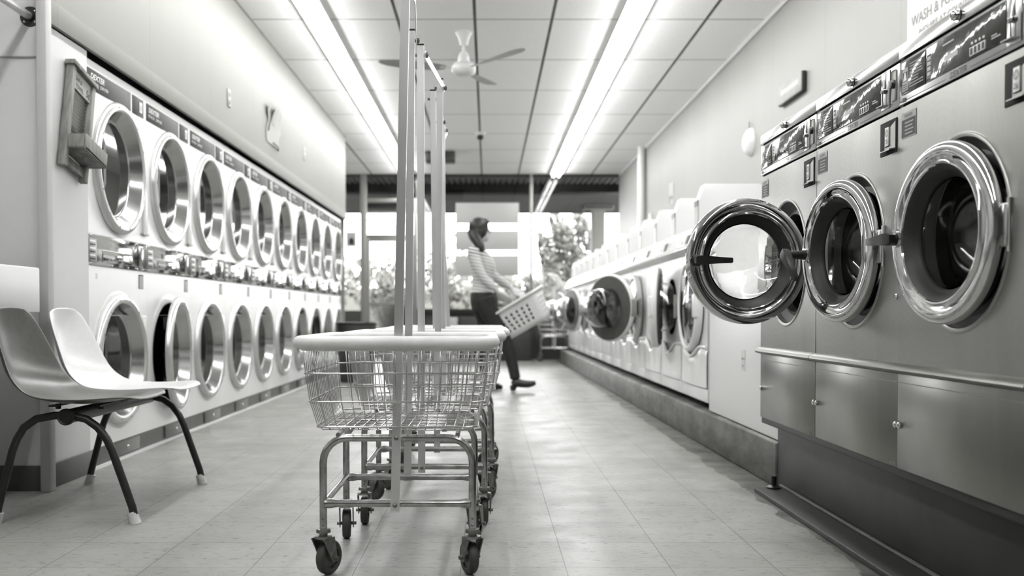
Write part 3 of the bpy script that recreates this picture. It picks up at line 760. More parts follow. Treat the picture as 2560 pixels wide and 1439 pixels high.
    q.rect(.16, .2, z0 + .02, z0 + .023, -.0067, 'greyprint'); q.rect(.16, .185, z0 + .026, z0 + .029, -.0067, 'greyprint'); q.build('control_panel', t, label='dark glossy control panel')
    q = MB(); q.box(.228, .285, -.008, -.004, z0 - .016, z1 + .004, 'panelsteel', bev=.002); q.box(.25, .263, -.011, -.008, z0 + .045, z1 - .004, 'chrome', bev=.0015)
    q.box(.247, .266, -.018, -.008, z0 + .031, z0 + .042, 'black', bev=.002); q.cyl((.256, -.014, z0 + .031), (.256, -.014, z0 - .006), .0016, 'label', 6); q.prism([(-.008, z0 - .006), (-.026, z0 - .006), (-.026, z0 - .009), (-.008, z0 - .009)], .236, .278, 'mullion')
    q.build('coin_slide', t)
    q = MB(); q.box(.297, .33, -.006, -.004, z0 - .004, z1 - .006, 'mullion', bev=.004); q.lathe([(.012, 0), (.013, .004), (.01, .010), (.001, .011)], 'black', 16, T=Matrix.Translation((.313, -.006, z0 + .045))); q.build('lock_plate', t)
    q = MB(); q.box(.212, .326, -.003, .002, 1.213, 1.311, 'void', bev=.002); q.quad((.246, -.0034, 1.222), (.32, -.0034, 1.222), (.32, -.0034, 1.302), (.246, -.0034, 1.278), 'steel')
    q.prism([(-.004, 1.226), (-.004, 1.222), (-.02, 1.219), (-.02, 1.222)], .25, .318, 'panelsteel'); q.box(.252, .282, -.006, -.0034, 1.236, 1.294, 'print', bev=.002)
    q.disc((.267, -.0064, 1.275), .012, 'mullion', 20); q.text('25¢', .257, -.0068, 1.245, .013, 'darkprint', width=.02); q.text('25', .2605, -.0068, 1.271, .008, 'print', width=.013)
    q.build('coin_return', t)
    q = MB(); q.rect(-.335, -.242, 1.24, 1.312, -.0012, 'sign'); q.rect(-.332, -.245, 1.243, 1.292, -.0016, 'label'); q.text('CAUTION', -.315, -.002, 1.297, .009, 'darkprint', width=.05)
    for k in range(4): q.rect(-.31, -.262 + .006 * (k % 2), 1.25 + k * .01, 1.2535 + k * .01, -.002, 'sign')
    q.build('caution_sticker', t)
    O = Matrix.Translation((-.235, 0, 0))
    q = MB(); q.lathe([(.150, .006), (.216, .007), (.2235, .010), (.226, .016), (.226, .033), (.224, .039), (.2185, .044), (.212, .047), (.203, .0475), (.194, .045), (.186, .0405), (.181, .0385), (.1775, .041), (.1745, .0455), (.171, .0455), (.168, .041)], 'chrome', 96, T=O)
    d = q.build('door', t, (.235, .012, zc), label='round chrome door')
    q = MB(); q.lathe([(.169, .042), (.160, .036), (.150, .024), (.143, .014), (.139, .010), (.139, .004), (.151, .004)], 'rubber', 72, T=O); q.build('gasket', d, label='black rubber gasket')
    q = MB(); q.lathe([(.142, .012), (.1405, -.02), (.134, -.06), (.118, -.095), (.09, -.115), (.05, -.124), (.001, -.127), (.001, -.121), (.05, -.118), (.087, -.109), (.112, -.09), (.127, -.057), (.1335, -.02), (.135, .012)], 'glass', 64, T=O); q.build('glass', d, label='clear glass bowl')
    q = MB(); q.cyl((-.235 - .197, -.04, 0), (-.235 - .197, -.05, 0), .022, 'chrome', 20); q.cyl((-.235 - .197, -.042, 0), (-.235 - .197, -.056, 0), .0165, 'black', 16)
    hd = q.build('handle', d, label='black lever handle')
    q = MB(); q.box(-.03, .008, -.024, -.004, -.05, .05, 'panelsteel', bev=.005); q.cyl((.004, -.014, -.06), (.004, -.014, .06), .007, 'chrome', 12); q.build('hinge', d)
    return t, d, hd
M['labelgloss'] = simple('dark_gloss_label', .035, .1, scale=5, bump=.25)
slab = ['farthest stainless steel washer, its round chrome door swung wide open', 'middle stainless steel washer, chrome door ajar with a drooping black lever', 'nearest stainless steel washer, its chrome door ajar and lever turned outward']
base_t = None
for i, (yc, op, la, stalk) in enumerate(((3.7885, 98, 0, .045), (3.0935, 8, -47, .07), (2.403, 5.5, 180, .02))):
    if i == 0: base_t, d, hd = make_steel(slab[0]); t = base_t
    else:
        t = copy_tree(base_t); d = [c for c in t.children if c.name.split('.')[0] == 'door'][0]; hd = [c for c in d.children if c.name.split('.')[0] == 'handle'][0]
    t.location = (XW, yc, 0); t['label'] = slab[i]; d.rotation_euler = (0, 0, R(op))
    if i == 0: d.location.z -= .01; d.location.y = -.004
    else: d.location.z = .95; d.location.y = .012
    me = hd.data.copy() if i else hd.data
    if i == 0: plain = hd.data.copy()
    else: me = plain.copy(); hd.data = me
    q = MB(); q.bm.from_mesh(me); q.mats = list(me.materials); q.cyl((-.432, -.045, 0), (-.432, -.05 - stalk, 0), .0155, 'black', 16, r1=.0125); lever(q, (-.432, -.045 - stalk, 0), R(la), .115); q.bm.to_mesh(me); q.bm.free(); me.set_sharp_from_angle(angle=R(35))

# ================================================================ WHITE FRONT-LOADING WASHERS
XF, FP, FY0 = 1.26, .735, 5.54
M['gasketgrey'] = simple('grey_door_gasket', .075, .5)
def make_front(label):
    t = thing('front_load_washer', label, 'washer', (0, 0, 0), R(-90), 'white front-loading washers on the plinth')
    h = .36; zc = .80
    q = MB(); q.hole_plate(-h, h, .46, 1.13, 0, zc, .19, 0, 'wash_white', 48)
    q.box(-h, -h + .01, .003, .7, .24, 1.13, 'wash_white'); q.box(h - .01, h, .003, .7, .24, 1.13, 'wash_white')
    q.prism([(.7, 1.12), (0, 1.12), (-.02, 1.135), (-.05, 1.142), (-.058, 1.15), (-.05, 1.162), (-.02, 1.25), (0, 1.275), (.03, 1.282), (.7, 1.282)], -h, h, 'wash_white')
    q.box(-h + .004, h - .004, .004, .02, .325, .5, 'wash_white'); q.box(-h, h, -.004, .012, .24, .315, 'wash_white', bev=.004); q.build('body', t)
    q = MB(); N = 28; vs = []; rows = 9
    def wave(u): return .555 - .065 * (.5 + .5 * math.cos(math.pi * min(1, abs(u) / .25)))
    for j in range(rows + 1):
        for i in range(N + 1):
            u = -h + 2 * h * i / N; z = .322 + (wave(u) - .322) * j / rows
            bul = .022 * math.cos(u / h * math.pi / 2) ** .7 * (.4 + .6 * j / rows) + .006 * math.cos(u / .12 * math.pi) * (j / rows)
            vs.append((u, -.006 - max(0, bul) - (.0 if j < rows else -.014), z))
    q.faces(vs, [(j * (N + 1) + i, j * (N + 1) + i + 1, (j + 1) * (N + 1) + i + 1, (j + 1) * (N + 1) + i) for j in range(rows) for i in range(N)], 'wash_white')
    q.tube([(-h + 2 * h * i / N, -.008 - .016 * math.cos((-h + 2 * h * i / N) / h * math.pi / 2), wave(-h + 2 * h * i / N) + .006) for i in range(N + 1)], .009, 'wash_white', 8); q.build('lower_panel', t)
    q = MB(); T = Matrix.Translation((0, -.05, 1.162)) @ Matrix.Rotation(-math.atan2(.03, .088), 4, 'X')
    q.box(-h + .012, h - .012, -.003, .004, .004, .084, 'wash_white', T=T)
    for u0, u1, z0, z1, m in ((-.2, -.165, .026, .042, 'mullion'), (-.07, .04, .018, .072, 'label'), (.06, .13, .02, .026, 'mullion'), (.07, .13, .036, .042, 'mullion'), (.06, .15, .052, .058, 'mullion')): q.box(u0, u1, -.0045, .0, z0, z1, m, T=T)
    q.build('control_panel', t)
    q = MB(); q.prism([(.02, 1.28), (.02, 1.44), (.055, 1.54), (.62, 1.54), (.62, 1.28)], -.10, .018, 'coin_white', bev=.004)
    q.box(-.094, .012, .016, .022, 1.30, 1.445, 'mullion'); q.box(-.09, .008, .013, .018, 1.41, 1.44, 'black'); q.build('coin_box', t)
    q = MB(); q.lathe([(.19, 0), (.185, -.06), (.24, -.08), (.25, -.45), (.001, -.47)], ['rubber', 'rubber', 'drum', 'drum'], 40, T=Matrix.Translation((0, 0, zc))); q.build('drum', t)
    HX, HY = .315, .055; O = Matrix.Translation((HX, HY - .004, 0))
    q = MB(); q.lathe([(.195, .004), (.27, .004), (.277, .014), (.276, .03), (.27, .044), (.26, .05), (.25, .05), (.243, .044), (.239, .036)], 'wash_white', 64, T=O); d = q.build('door', t, (-HX, -HY, zc), label='round white door')
    q = MB(); q.lathe([(.241, .038), (.2, .05), (.12, .062), (.001, .068)], 'doorglass', 48, T=O); q.build('glass', d, label='dark outer glass')
    q = MB(); q.lathe([(.262, .004), (.262, -.006), (.165, -.012), (.16, -.006)], 'gasketgrey', 64, T=O)
    for k in range(10): q.ball((HX + .225 * math.cos(k * .628), HY + .007, .225 * math.sin(k * .628)), (.006, .004, .006), 'black', 6, k=5)
    q.build('inner_ring', d, label='grey inner door ring')
    q = MB(); q.lathe([(.168, -.008), (.164, -.06), (.152, -.13), (.135, -.165), (.11, -.178), (.06, -.172), (.001, -.168), (.001, -.16), (.06, -.164), (.108, -.17), (.129, -.158), (.145, -.126), (.157, -.06), (.161, -.008)], 'glass', 48, T=O); q.build('glass_bowl', d)
    q = MB(); q.box(-.012, .06, .02, .045, -.07, .07, 'mullion', bev=.004); q.cyl((0, 0, -.075), (0, 0, .075), .012, 'mullion', 12); q.box(-.012, .012, -.002, .05, -.06, .06, 'mullion', bev=.003); q.build('hinge', d)
    q = MB(); q.box(HX + .215, HX + .272, HY - .064, HY - .03, -.07, .07, 'wash_white', bev=.01); q.build('handle', d)
    return t
M['doorglass'] = simple('washer_door_glass', .035, .06, coat=.5)
fl = ['nearest white front-loading washer, next to the filler panel, sticker on its door glass', 'white front-loading washer second from the filler panel, its white door ajar',
      'white front-loading washer third from the filler panel, grey-ringed door folded right back', 'white front-loading washer just past the folded-back grey-ringed door',
      'white front-loading washer fifth from the filler panel', 'white front-loading washer sixth from the filler panel', 'white front-loading washer seventh from the filler panel',
      'white front-loading washer eighth from the filler panel', 'white front-loading washer fifth from the window end, round door standing open', 'white front-loading washer fourth from the window end of its row',
      'white front-loading washer third from the window end of its row', 'white front-loading washer second from the window end, its door standing open', 'farthest white front-loading washer, nearest the windows']
f0 = make_front(fl[3])
for i in range(13):
    t = f0 if i == 3 else copy_tree(f0)
    t.location = (XF, FY0 + FP * (i + .5), 0); t['label'] = fl[i]
    d = [c for c in t.children if c.name.split('.')[0] == 'door'][0]
    op = {1: 14, 2: 146, 8: 163, 11: 163}.get(i, 0); d.rotation_euler = (0, 0, -R(op))
    if i == 0:
        q = MB(); q.rect(.315 - .05, .315 + .045, .09, .19, -.012, 'paper')
        for k in range(5): q.rect(.315 - .04, .315 + .03, .103 + k * .016, .108 + k * .016, -.0126, 'greyprint')
        q.build('sticker', d, label='white paper sticker')
t = thing('torn_sticker', 'torn white sticker left on the white filler panel', 'sticker', (1.2635, 4.78, .52), R(-90))
q = MB(); q.box(-.035, .03, -.002, 0, -.05, .05, 'paper'); q.box(-.02, .035, -.003, -.001, .02, .055, 'print'); q.build('paper', t)
q = MB(); q.rect(-.03, .028, .005, .015, -.0035, 'greyprint'); q.rect(-.02, .02, -.03, -.02, -.0035, 'sign'); q.build('print', t)
t = thing('pipe_stub', 'short black pipe stub standing at the corner of the black base', 'pipe', (1.20, 4.05, .022))
q = MB(); q.cyl((0, 0, 0), (0, 0, .05), .012, 'black', 12); q.build('stub', t)
q = MB(); q.lathe([(.03, 0), (.03, .004), (.014, .012), (.014, .0)], 'black', 16, axis='z'); q.build('collar', t)

# ================================================================ LAUNDRY CARTS
def rlerp(hx, hy, r, z, n=4): return [Vector(p) for p in rrect(-hx, hx, -hy, hy, r, z, n)]
def make_cart(label, loc, rz=0, near=(0, 0), far=(0, 0), top=1.69, yaw=(70, 20, 5, 10), simple_=False, group='wire laundry carts'):
    t = thing('laundry_cart', label, 'cart', loc, rz, group)
    q = MB(); q.tube(rrect(-.274, .274, -.312, .322, .06, .672, 6), .0175, 'rim', 18, closed=True)
    q.tube(rrect(-.266, .266, -.304, .314, .055, .655, 6), .008, 'rim', 10, closed=True); q.build('rim_bumper', t, label='pale vinyl rim bumper')
    q = MB(); lv = [(.66, .262, .302), (.585, .255, .294), (.505, .245, .282), (.432, .226, .262), (.424, .215, .25)]
    for z, hx, hy in lv[1:4]: q.tube(rrect(-hx - .003, hx + .003, -hy - .003, hy + .003, .035, z, 4), .0028, 'wire', 8, closed=True)
    nx, ny = 15, 21
    for i in range(nx):
        f = -1 + 2 * (i + .5) / nx; f *= .93
        for s_ in (-1, 1): q.tube([(f * hx, s_ * hy, z) for z, hx, hy in lv], .0016, 'wire', 6)
        q.tube([(f * .215, -.25, .424), (f * .215, .25, .424)], .0016, 'wire', 6)
    for i in range(ny):
        f = (-1 + 2 * (i + .5) / ny) * .95
        for s_ in (-1, 1): q.tube([(s_ * hx, f * hy, z) for z, hx, hy in lv], .0016, 'wire', 6)
    for i in range(12):
        f = -1 + 2 * (i + .5) / 12; q.tube([(-.215, f * .25, .421), (.215, f * .25, .421)], .0016, 'wire', 6)
    q.build('wire_basket', t, sharp=0)
    q = MB()
    for y in (-.225, .225):
        pts = [(-.2135, y, .125)] + arc((-.1435, .327), .07, 180, 90, 6, 'xz', y) + arc((.1435, .327), .07, 90, 0, 6, 'xz', y) + [(.2135, y, .125)]
        q.tube(pts, .0108, 'tube_chrome', 14)
        q.tube([(-.208, y, .209), (-.19, y, .209), (-.175, y, .209), (.175, y, .209), (.19, y, .209), (.208, y, .209)], [.014, .014, .0105, .0105, .014, .014], 'tube_chrome', 14)
    for x in (-.2135, .2135):
        q.tube([(x, -.22, .209), (x, -.2, .209), (x, .2, .209), (x, .22, .209)], [.012, .0105, .0105, .012], 'tube_chrome', 14)
        q.tube([(x * .8, -.225, .405), (x * .8, .225, .405)], .007, 'tube_chrome', 8)
    q.build('frame', t)
    q = MB()
    for y in (-.225, .225):
        for x in (-.2135, .2135):
            for z in (.148, .168): q.ball((x, y - .0105, z), (.004, .003, .004), 'caster', 6, k=4)
    q.build('rivet', t)
    if not simple_:
        ps = []
        for (bx, tx), y, nm in ((near, -.247, 'near'), (far, .247, 'far')):
            q = MB(); s_ = .0122
            q.loft([[(bx + a, y + c_, .192) for a, c_ in ((-s_, -.008), (s_, -.008), (s_, .008), (-s_, .008))], [(tx + a, y + c_, top) for a, c_ in ((-s_, -.008), (s_, -.008), (s_, .008), (-s_, .008))]], 'alu')
            q.ball((bx, y - .009, .209), (.007, .005, .007), 'caster', 8, k=5); q.ball((bx + (tx - bx) * .13, y - .009, .40), (.007, .005, .007), 'caster', 8, k=5); q.build('pole', t, sharp=25)
            ps.append((tx, y))
        q = MB(); (xa, ya), (xb, yb) = ps; z = top - .035
        o_ = .0145
        q.loft([[(xa + o_, ya - .01, z - .014), (xa + o_ + .003, ya - .01, z - .014), (xa + o_ + .003, ya - .01, z + .014), (xa + o_, ya - .01, z + .014)],
                [(xa + o_ + .006, ya + .06, z - .014), (xa + o_ + .009, ya + .06, z - .014), (xa + o_ + .009, ya + .06, z + .014), (xa + o_ + .006, ya + .06, z + .014)],
                [(xb + o_, yb + .01, z - .014), (xb + o_ + .003, yb + .01, z - .014), (xb + o_ + .003, yb + .01, z + .014), (xb + o_, yb + .01, z + .014)]], 'alu'); q.build('hanging_bar', t, sharp=25)
        for x, y in ps: q = MB(); q.cyl((x - .022, y, z), (x + .028, y, z), .0055, 'caster', 8); q.cyl((x + .018, y, z), (x + .026, y, z), .01, 'caster', 6); q.build('bolt', t)
        for x, y in ps: q = MB(); q.box(x - .013, x + .013, y - .009, y + .009, top - .003, top + .004, 'black', bev=.002); q.build('pole_cap', t, label='black plastic pole cap')
    k = 0
    for y in (-.225, .225):
        for x in (-.2135, .2135):
            a = R(yaw[k]); k += 1
            q = MB(); q.lathe([(.001, .137), (.019, .136), (.021, .13), (.021, .126), (.012, .124), (.012, .118), (.024, .116), (.026, .110), (.001, .108)], 'caster', 20, axis='z')
            for s_ in (-1, 1):
                q.loft([[(s_ * .022 - .0015, -.028, .112), (s_ * .022 + .0015, -.028, .112), (s_ * .022 + .0015, .022, .112), (s_ * .022 - .0015, .022, .112)],
                        [(s_ * .022 - .0015, -.004, .07), (s_ * .022 + .0015, -.004, .07), (s_ * .022 + .0015, .032, .07), (s_ * .022 - .0015, .032, .07)],
                        [(s_ * .022 - .0015, .012, .038), (s_ * .022 + .0015, .012, .038), (s_ * .022 + .0015, .038, .038), (s_ * .022 - .0015, .038, .038)]], 'caster')
            q.cyl((-.032, .025, .05), (.032, .025, .05), .006, 'caster', 10); c = q.build('caster', t, (x, y, 0), (0, 0, a))
            q = MB(); T = Matrix.Translation((0, .025, .05)) @ Matrix.Rotation(R(90), 4, 'Z')
            q.lathe([(.03, .012), (.034, .0135), (.044, .0135), (.049, .009), (.05, .0), (.049, -.009), (.044, -.0135), (.034, -.0135), (.03, -.012)], 'wheel', 32, T=T)
            q.lathe([(.001, .011), (.012, .012), (.014, .008), (.031, .007), (.031, -.007), (.014, -.008), (.012, -.012), (.001, -.011)], 'hubm', 24, T=T); q.build('wheel', c, label='dark rubber wheel')
    return t
make_cart('nearest wire laundry cart, its tall hanging rack running out of the top of the picture', (-.258, 2.985, 0), 0, (-.006, .027), (-.012, .004), yaw=(-28, 22, 6, -12))
make_cart('wire laundry cart second in the line, right behind the nearest cart', (-.226, 3.655, 0), 0, (-.008, -.010), (.02, .034), yaw=(3, 4, 50, -32))
make_cart('wire laundry cart third in the line, mostly hidden behind the two nearer carts', (-.198, 4.345, 0), 0, (-.018, -.034), (-.01, -.03), yaw=(40, 15, -25, 60))
make_cart('wire laundry cart at the far end of the line of carts, one pole leaning', (-.205, 5.04, 0), 0, (-.01, -.02), (.015, -.07), yaw=(20, -30, 45, 10))
make_cart('small wire laundry cart standing alone by the windows at the end of the washers', (1.06, 15.56, 0), 0, (0, 0), (0, .0), top=1.2, yaw=(60, 40, 0, 10))

# ================================================================ CHAIRS ON A SHARED FRAME
t = thing('tandem_seating', 'pair of moulded shell chairs, one grey and one white, on a shared dark steel frame', 'chairs', (-1.53, 3.86, 0), R(90))
edge = [(.258, .768), (.256, .76), (.228, .69), (.192, .61), (.17, .55), (.14, .50), (.09, .462), (.03, .45), (-.08, .446), (-.17, .452), (-.23, .456), (-.26, .45), (-.27, .44)]
mid = [(.262, .779), (.266, .765), (.272, .69), (.258, .61), (.238, .55), (.205, .497), (.14, .45), (.05, .424), (-.06, .416), (-.16, .429), (-.225, .444), (-.262, .444), (-.272, .434)]
wid = [.125, .155, .184, .2, .212, .222, .23, .233, .233, .226, .208, .178, .14]
for cx, m, nm in ((-.235, 'chair_grey', 'worn grey shell seat'), (.225, 'chair_white', 'pale white shell seat')):
    q = MB(); vs = []; ns = 14; nr = len(wid)
    for (ey, ez), (my, mz), w in zip(edge, mid, wid):
        for i in range(ns + 1):
            s_ = -1 + 2 * i / ns; f = abs(s_) ** 2.6; lip = max(0, abs(s_) - .9) / .1
            vs.append((cx + w * s_, my + (ey - my) * f, mz + (ez - mz) * f - .004 * lip))
    q.faces(vs, [(j * (ns + 1) + i, j * (ns + 1) + i + 1, (j + 1) * (ns + 1) + i + 1, (j + 1) * (ns + 1) + i) for j in range(nr - 1) for i in range(ns)], m)
    o = q.build('shell_seat', t, sharp=0, label=nm)
    sm = o.modifiers.new('s', 'SOLIDIFY'); sm.thickness = .008; sm.offset = -1
    sb = o.modifiers.new('b', 'SUBSURF'); sb.levels = sb.render_levels = 2
    for y in (-.1, .06): q = MB(); q.box(cx - .1, cx + .1, y - .014, y + .014, .412, .418, 'legsteel'); q.cyl((cx - .05, y, .40), (cx - .05, y, .42), .01, 'legsteel', 8); q.build('seat_bracket', t)
q = MB(); q.tube([(-.43, -.03, .385), (.43, -.03, .385)], .026, 'legsteel', 14); q.lathe([(.022, .0), (.026, .004), (.03, 0), (.03, -.012)], 'legsteel', 20, T=Matrix.Translation((-.432, -.03, .385)) @ Matrix.Rotation(R(-90), 4, 'Z')); q.build('beam', t)
for x in (-.405, .41):
    pts = [(x, -.265, .012), (x, -.255, .06), (x, -.185, .262), (x, -.165, .305), (x, -.135, .345), (x, -.095, .374), (x, -.04, .388), (x, .02, .388), (x, .085, .376), (x, .13, .345), (x, .155, .305), (x, .172, .262), (x, .225, .06), (x, .235, .012)]
    q = MB(); q.tube(pts, .0145, 'legsteel', 12); l = q.build('arch_leg', t)
    for p in (pts[0], pts[-1]): s_ = 1 if p[1] < 0 else -1; q = MB(); q.tube([(x, p[1] - s_ * .001, .0), (x, p[1], .006), (x, p[1] + s_ * .012, .042)], [.021, .0205, .0175], 'tip', 14); q.build('foot_cap', l, label='pale rubber foot cap')

# ================================================================ FAR END OF THE ROOM
t = thing('waste_barrel', 'dark round open-topped barrel on the floor between the dryers and the carts', 'barrel', (-1.46, 10.75, 0))
q = MB(); q.lathe([(.001, .02), (.18, .0), (.185, .02), (.205, .35), (.222, .64), (.21, .64), (.195, .35), (.17, .03), (.001, .03)], 'barrel', 40, axis='z'); q.build('body', t)
q = MB(); q.tube([(.222 * math.cos(k * .157), .222 * math.sin(k * .157), .65) for k in range(40)], .014, 'black', 8, closed=True); q.tube([(.212 * math.cos(k * .157), .212 * math.sin(k * .157), .42) for k in range(40)], .008, 'black', 6, closed=True); q.build('rim', t)
t = thing('window_sign', 'grey three-panel sign hanging inside the shop window behind the woman', 'sign', (-.012, YF - .1, 1.386))
for z0, z1 in ((0, .342), (.424, .75), (.865, 1.21)):
    q = MB(); q.box(-.525, .525, -.008, .008, z0, z1, 'sign', bev=.003); q.build('panel', t)
q = MB()
for x in (-.5, .5): q.box(x - .006, x + .006, .008, .014, 0, 1.21, 'mullion')
q.build('hanger', t)
t = thing('window_notice', 'pale notice with a small dark picture taped to the window beyond the dryers', 'notice', (-2.28, YF - .03, 1.87))
q = MB(); q.box(-.085, .085, -.004, 0, 0, .25, 'sign'); q.build('sheet', t)
q = MB(); q.prism([(-.006, .04), (-.006, .12), (-.005, .12), (-.005, .04)], -.035, .045, 'label'); q.quad((-.04, -.0065, .1), (.05, -.0065, .1), (.02, -.0065, .15), (-.015, -.0065, .15), 'label'); q.build('picture', t)
t = thing('storage_bench', 'low black storage bench under the window behind the laundry basket', 'bench', (.32, 15.75, 0))
q = MB(); q.box(-.38, .38, -.22, .22, 0, .5, 'crate', bev=.015); q.build('body', t)
q = MB(); q.box(-.39, .39, -.23, .23, .5, .54, 'crate', bev=.01); q.build('lid', t)
t = thing('crate', 'dark crate under the window just behind the woman', 'crate', (-.27, 15.75, 0))
q = MB(); q.box(-.18, .18, -.2, .2, 0, .70, 'crate', bev=.01); q.build('body', t)
t = thing('crate', 'pale grey box under the window left of the dark crate', 'box', (-.65, 15.8, 0))
q = MB(); q.box(-.16, .16, -.18, .18, 0, .70, 'sign', bev=.01); q.build('body', t)
t = thing('bin', 'slim black bin at the far end of the white washers', 'bin', (1.43, 15.3, 0))
q = MB(); q.box(-.07, .07, -.1, .1, 0, .35, 'crate', bev=.01); q.build('body', t)
# ================================================================ WOMAN AND HER BASKET
def ell(c, rx, ry, n=20, tilt=0.0):                    # level ellipse; tilt leans it about Y
    return [(c[0] + rx * math.cos(a) * math.cos(tilt), c[1] + ry * math.sin(a), c[2] + rx * math.cos(a) * math.sin(tilt)) for a in [2 * math.pi * j / n for j in range(n)]]
def smooth_path(P, k=4):
    out = []
    n = len(P)
    for i in range(n - 1):
        p0, p1, p2, p3 = P[max(0, i - 1)], P[i], P[i + 1], P[min(n - 1, i + 2)]
        for j in range(k):
            t = j / k; out.append(tuple(.5 * (2 * b_ + (c_ - a_) * t + (2 * a_ - 5 * b_ + 4 * c_ - d_) * t * t + (3 * b_ - a_ - 3 * c_ + d_) * t ** 3) for a_, b_, c_, d_ in zip(p0, p1, p2, p3)))
    out.append(tuple(P[-1])); return out
def limb(q, P, m, n=14, T=None):                        # P: (x, y, z, radius)
    S = smooth_path(P); q.tube([p[:3] for p in S], [p[3] for p in S], m, n, T=T)
def torso(q, L, m, g=0.0):
    S = smooth_path(L); q.loft([ell(p[:3], p[3] + g, p[4] + g) for p in S], m)
def fuse(q, name, parent, voxel, it, label=None):
    o = q.build(name, parent, sharp=0, label=label)
    md = o.modifiers.new('r', 'REMESH'); md.mode = 'VOXEL'; md.voxel_size = voxel; md.use_smooth_shade = True
    sm = o.modifiers.new('s', 'SMOOTH'); sm.factor = .5; sm.iterations = it
    me = bpy.data.meshes.new_from_object(o.evaluated_get(bpy.context.evaluated_depsgraph_get()))
    o.modifiers.clear(); old = o.data; o.data = me; bpy.data.meshes.remove(old)
    me.materials.clear()
    for m in q.mats: me.materials.append(m)
    for p in me.polygons: p.material_index = 0
    me.polygons.foreach_set('use_smooth', [True] * len(me.polygons)); return o

W = thing('person', 'woman in striped top and dark jeans leaning back while carrying a white basket', 'person', (0, 9.5, 0))
hip = [(-.035, 0, .80, .115, .15), (-.035, 0, .88, .128, .172), (-.04, 0, .96, .115, .158), (-.05, 0, 1.05, .093, .132), (-.05, 0, 1.13, .1, .138), (-.05, 0, 1.22, .117, .15), (-.075, 0, 1.31, .108, .165), (-.1, 0, 1.37, .08, .15), (-.112, 0, 1.41, .055, .085)]
arm_n = [(-.135, -.15, 1.355, .056), (-.14, -.185, 1.325, .056), (-.105, -.215, 1.22, .047), (-.045, -.225, 1.10, .041), (.03, -.225, 1.03, .038), (.105, -.215, .955, .027)]
arm_f = [(-.09, .15, 1.355, .056), (-.075, .185, 1.325, .056), (-.01, .21, 1.22, .046), (.075, .215, 1.12, .04), (.16, .21, 1.06, .037), (.24, .20, 1.0, .026)]
leg_n = [(-.03, -.085, .90, .1), (.02, -.09, .76, .088), (.10, -.09, .62, .072), (.155, -.09, .52, .058), (.20, -.09, .40, .056), (.235, -.09, .27, .048), (.268, -.09, .12, .038)]
leg_f = [(-.04, .085, .90, .1), (-.035, .09, .76, .086), (-.025, .09, .60, .07), (-.015, .09, .50, .056), (-.03, .09, .36, .055), (-.035, .09, .22, .045), (-.035, .09, .09, .038)]
# one continuous body: torso, limbs, neck, head, hands
q = MB(); torso(q, hip, 'skin', -.006)
for L in (arm_n, arm_f, leg_n, leg_f): limb(q, [(x, y, z, r_ - .005) for x, y, z, r_ in L], 'skin')
limb(q, [(-.115, 0, 1.38, .052), (-.108, 0, 1.43, .046), (-.095, 0, 1.49, .045), (-.085, 0, 1.53, .046)], 'skin')
HT = Matrix.Translation((-.07, 0, 1.57)) @ Matrix.Rotation(R(30), 4, 'Z')
q.ball((-.012, 0, .018), (.092, .074, .098), 'skin', 24, T=HT, k=16); q.ball((.022, 0, -.055), (.062, .056, .055), 'skin', 20, T=HT, k=12)
q.ball((.055, 0, -.088), (.026, .028, .022), 'skin', 14, T=HT); q.ball((.085, 0, -.02), (.022, .014, .024), 'skin', 12, T=HT); q.tube([(.08, 0, .012), (.098, 0, -.024), (.082, 0, -.034)], [.009, .013, .009], 'skin', 10, T=HT)
for s_ in (-1, 1): q.ball((-.01, s_ * .075, -.012), (.018, .01, .03), 'skin', 12, T=HT)
q.tube([(.068, -.02, -.062), (.082, 0, -.06), (.068, .02, -.062)], [.008, .011, .008], 'skin', 8, T=HT)
def hand(q, wr, kn, ax, curl):                           # wrist, knuckles, spread axis, curl direction
    wr, kn, ax, cu = Vector(wr), Vector(kn), Vector(ax).normalized(), Vector(curl).normalized(); d = (kn - wr).normalized()
    mid = (wr + kn) / 2
    for f in (-.6, 0, .6): q.tube([wr + ax * f * .022, mid + ax * f * .034, kn + ax * f * .036], [.02, .019, .015], 'skin', 10)
    for k, (f, L) in enumerate(((-1, .062), (-.34, .072), (.33, .068), (1, .052))):
        b0 = kn + ax * f * .034; p1 = b0 + (d * .7 + cu * .5) * L * .45; p2 = p1 + (d * .1 + cu) * L * .4; p3 = p2 + (cu * .6 - d * .7) * L * .32
        q.tube([b0 - d * .02, b0, p1, p2, p3], [.0105, .0105, .0098, .0092, .0078], 'skin', 10)
    b0 = wr + d * .025 - ax * .03; q.tube([b0, b0 + d * .03 - ax * .018 + cu * .012, b0 + d * .055 - ax * .006 + cu * .032], [.013, .0115, .009], 'skin', 10)
hand(q, (.11, -.215, .952), (.185, -.185, .895), (.62, -.4, .35), (.3, .55, -.75))
hand(q, (.245, .2, .998), (.315, .175, .965), (.6, .5, .3), (.3, -.5, -.75))
body = fuse(q, 'body', W, .0062, 4)
q = MB(); torso(q, [(-.042, 0, .93, .121, .165)] + hip[2:], 'stripe', .006)
for L in (arm_n, arm_f): limb(q, [(x, y, z, r_ + .006) for x, y, z, r_ in L[:-1]] + [tuple(L[-2][i] * .55 + L[-1][i] * .45 for i in range(3)) + (.037,)], 'stripe')
fuse(q, 'striped_top', W, .0075, 3)
q = MB(); torso(q, [(-.035, 0, .78, .118, .155), (-.037, 0, .88, .132, .176), (-.04, 0, .965, .119, .163)], 'denim', .005)
for L in (leg_n, leg_f): limb(q, [(x, y, z, max(r_ + .008, .052)) for x, y, z, r_ in L], 'denim')
fuse(q, 'jeans', W, .0085, 3)
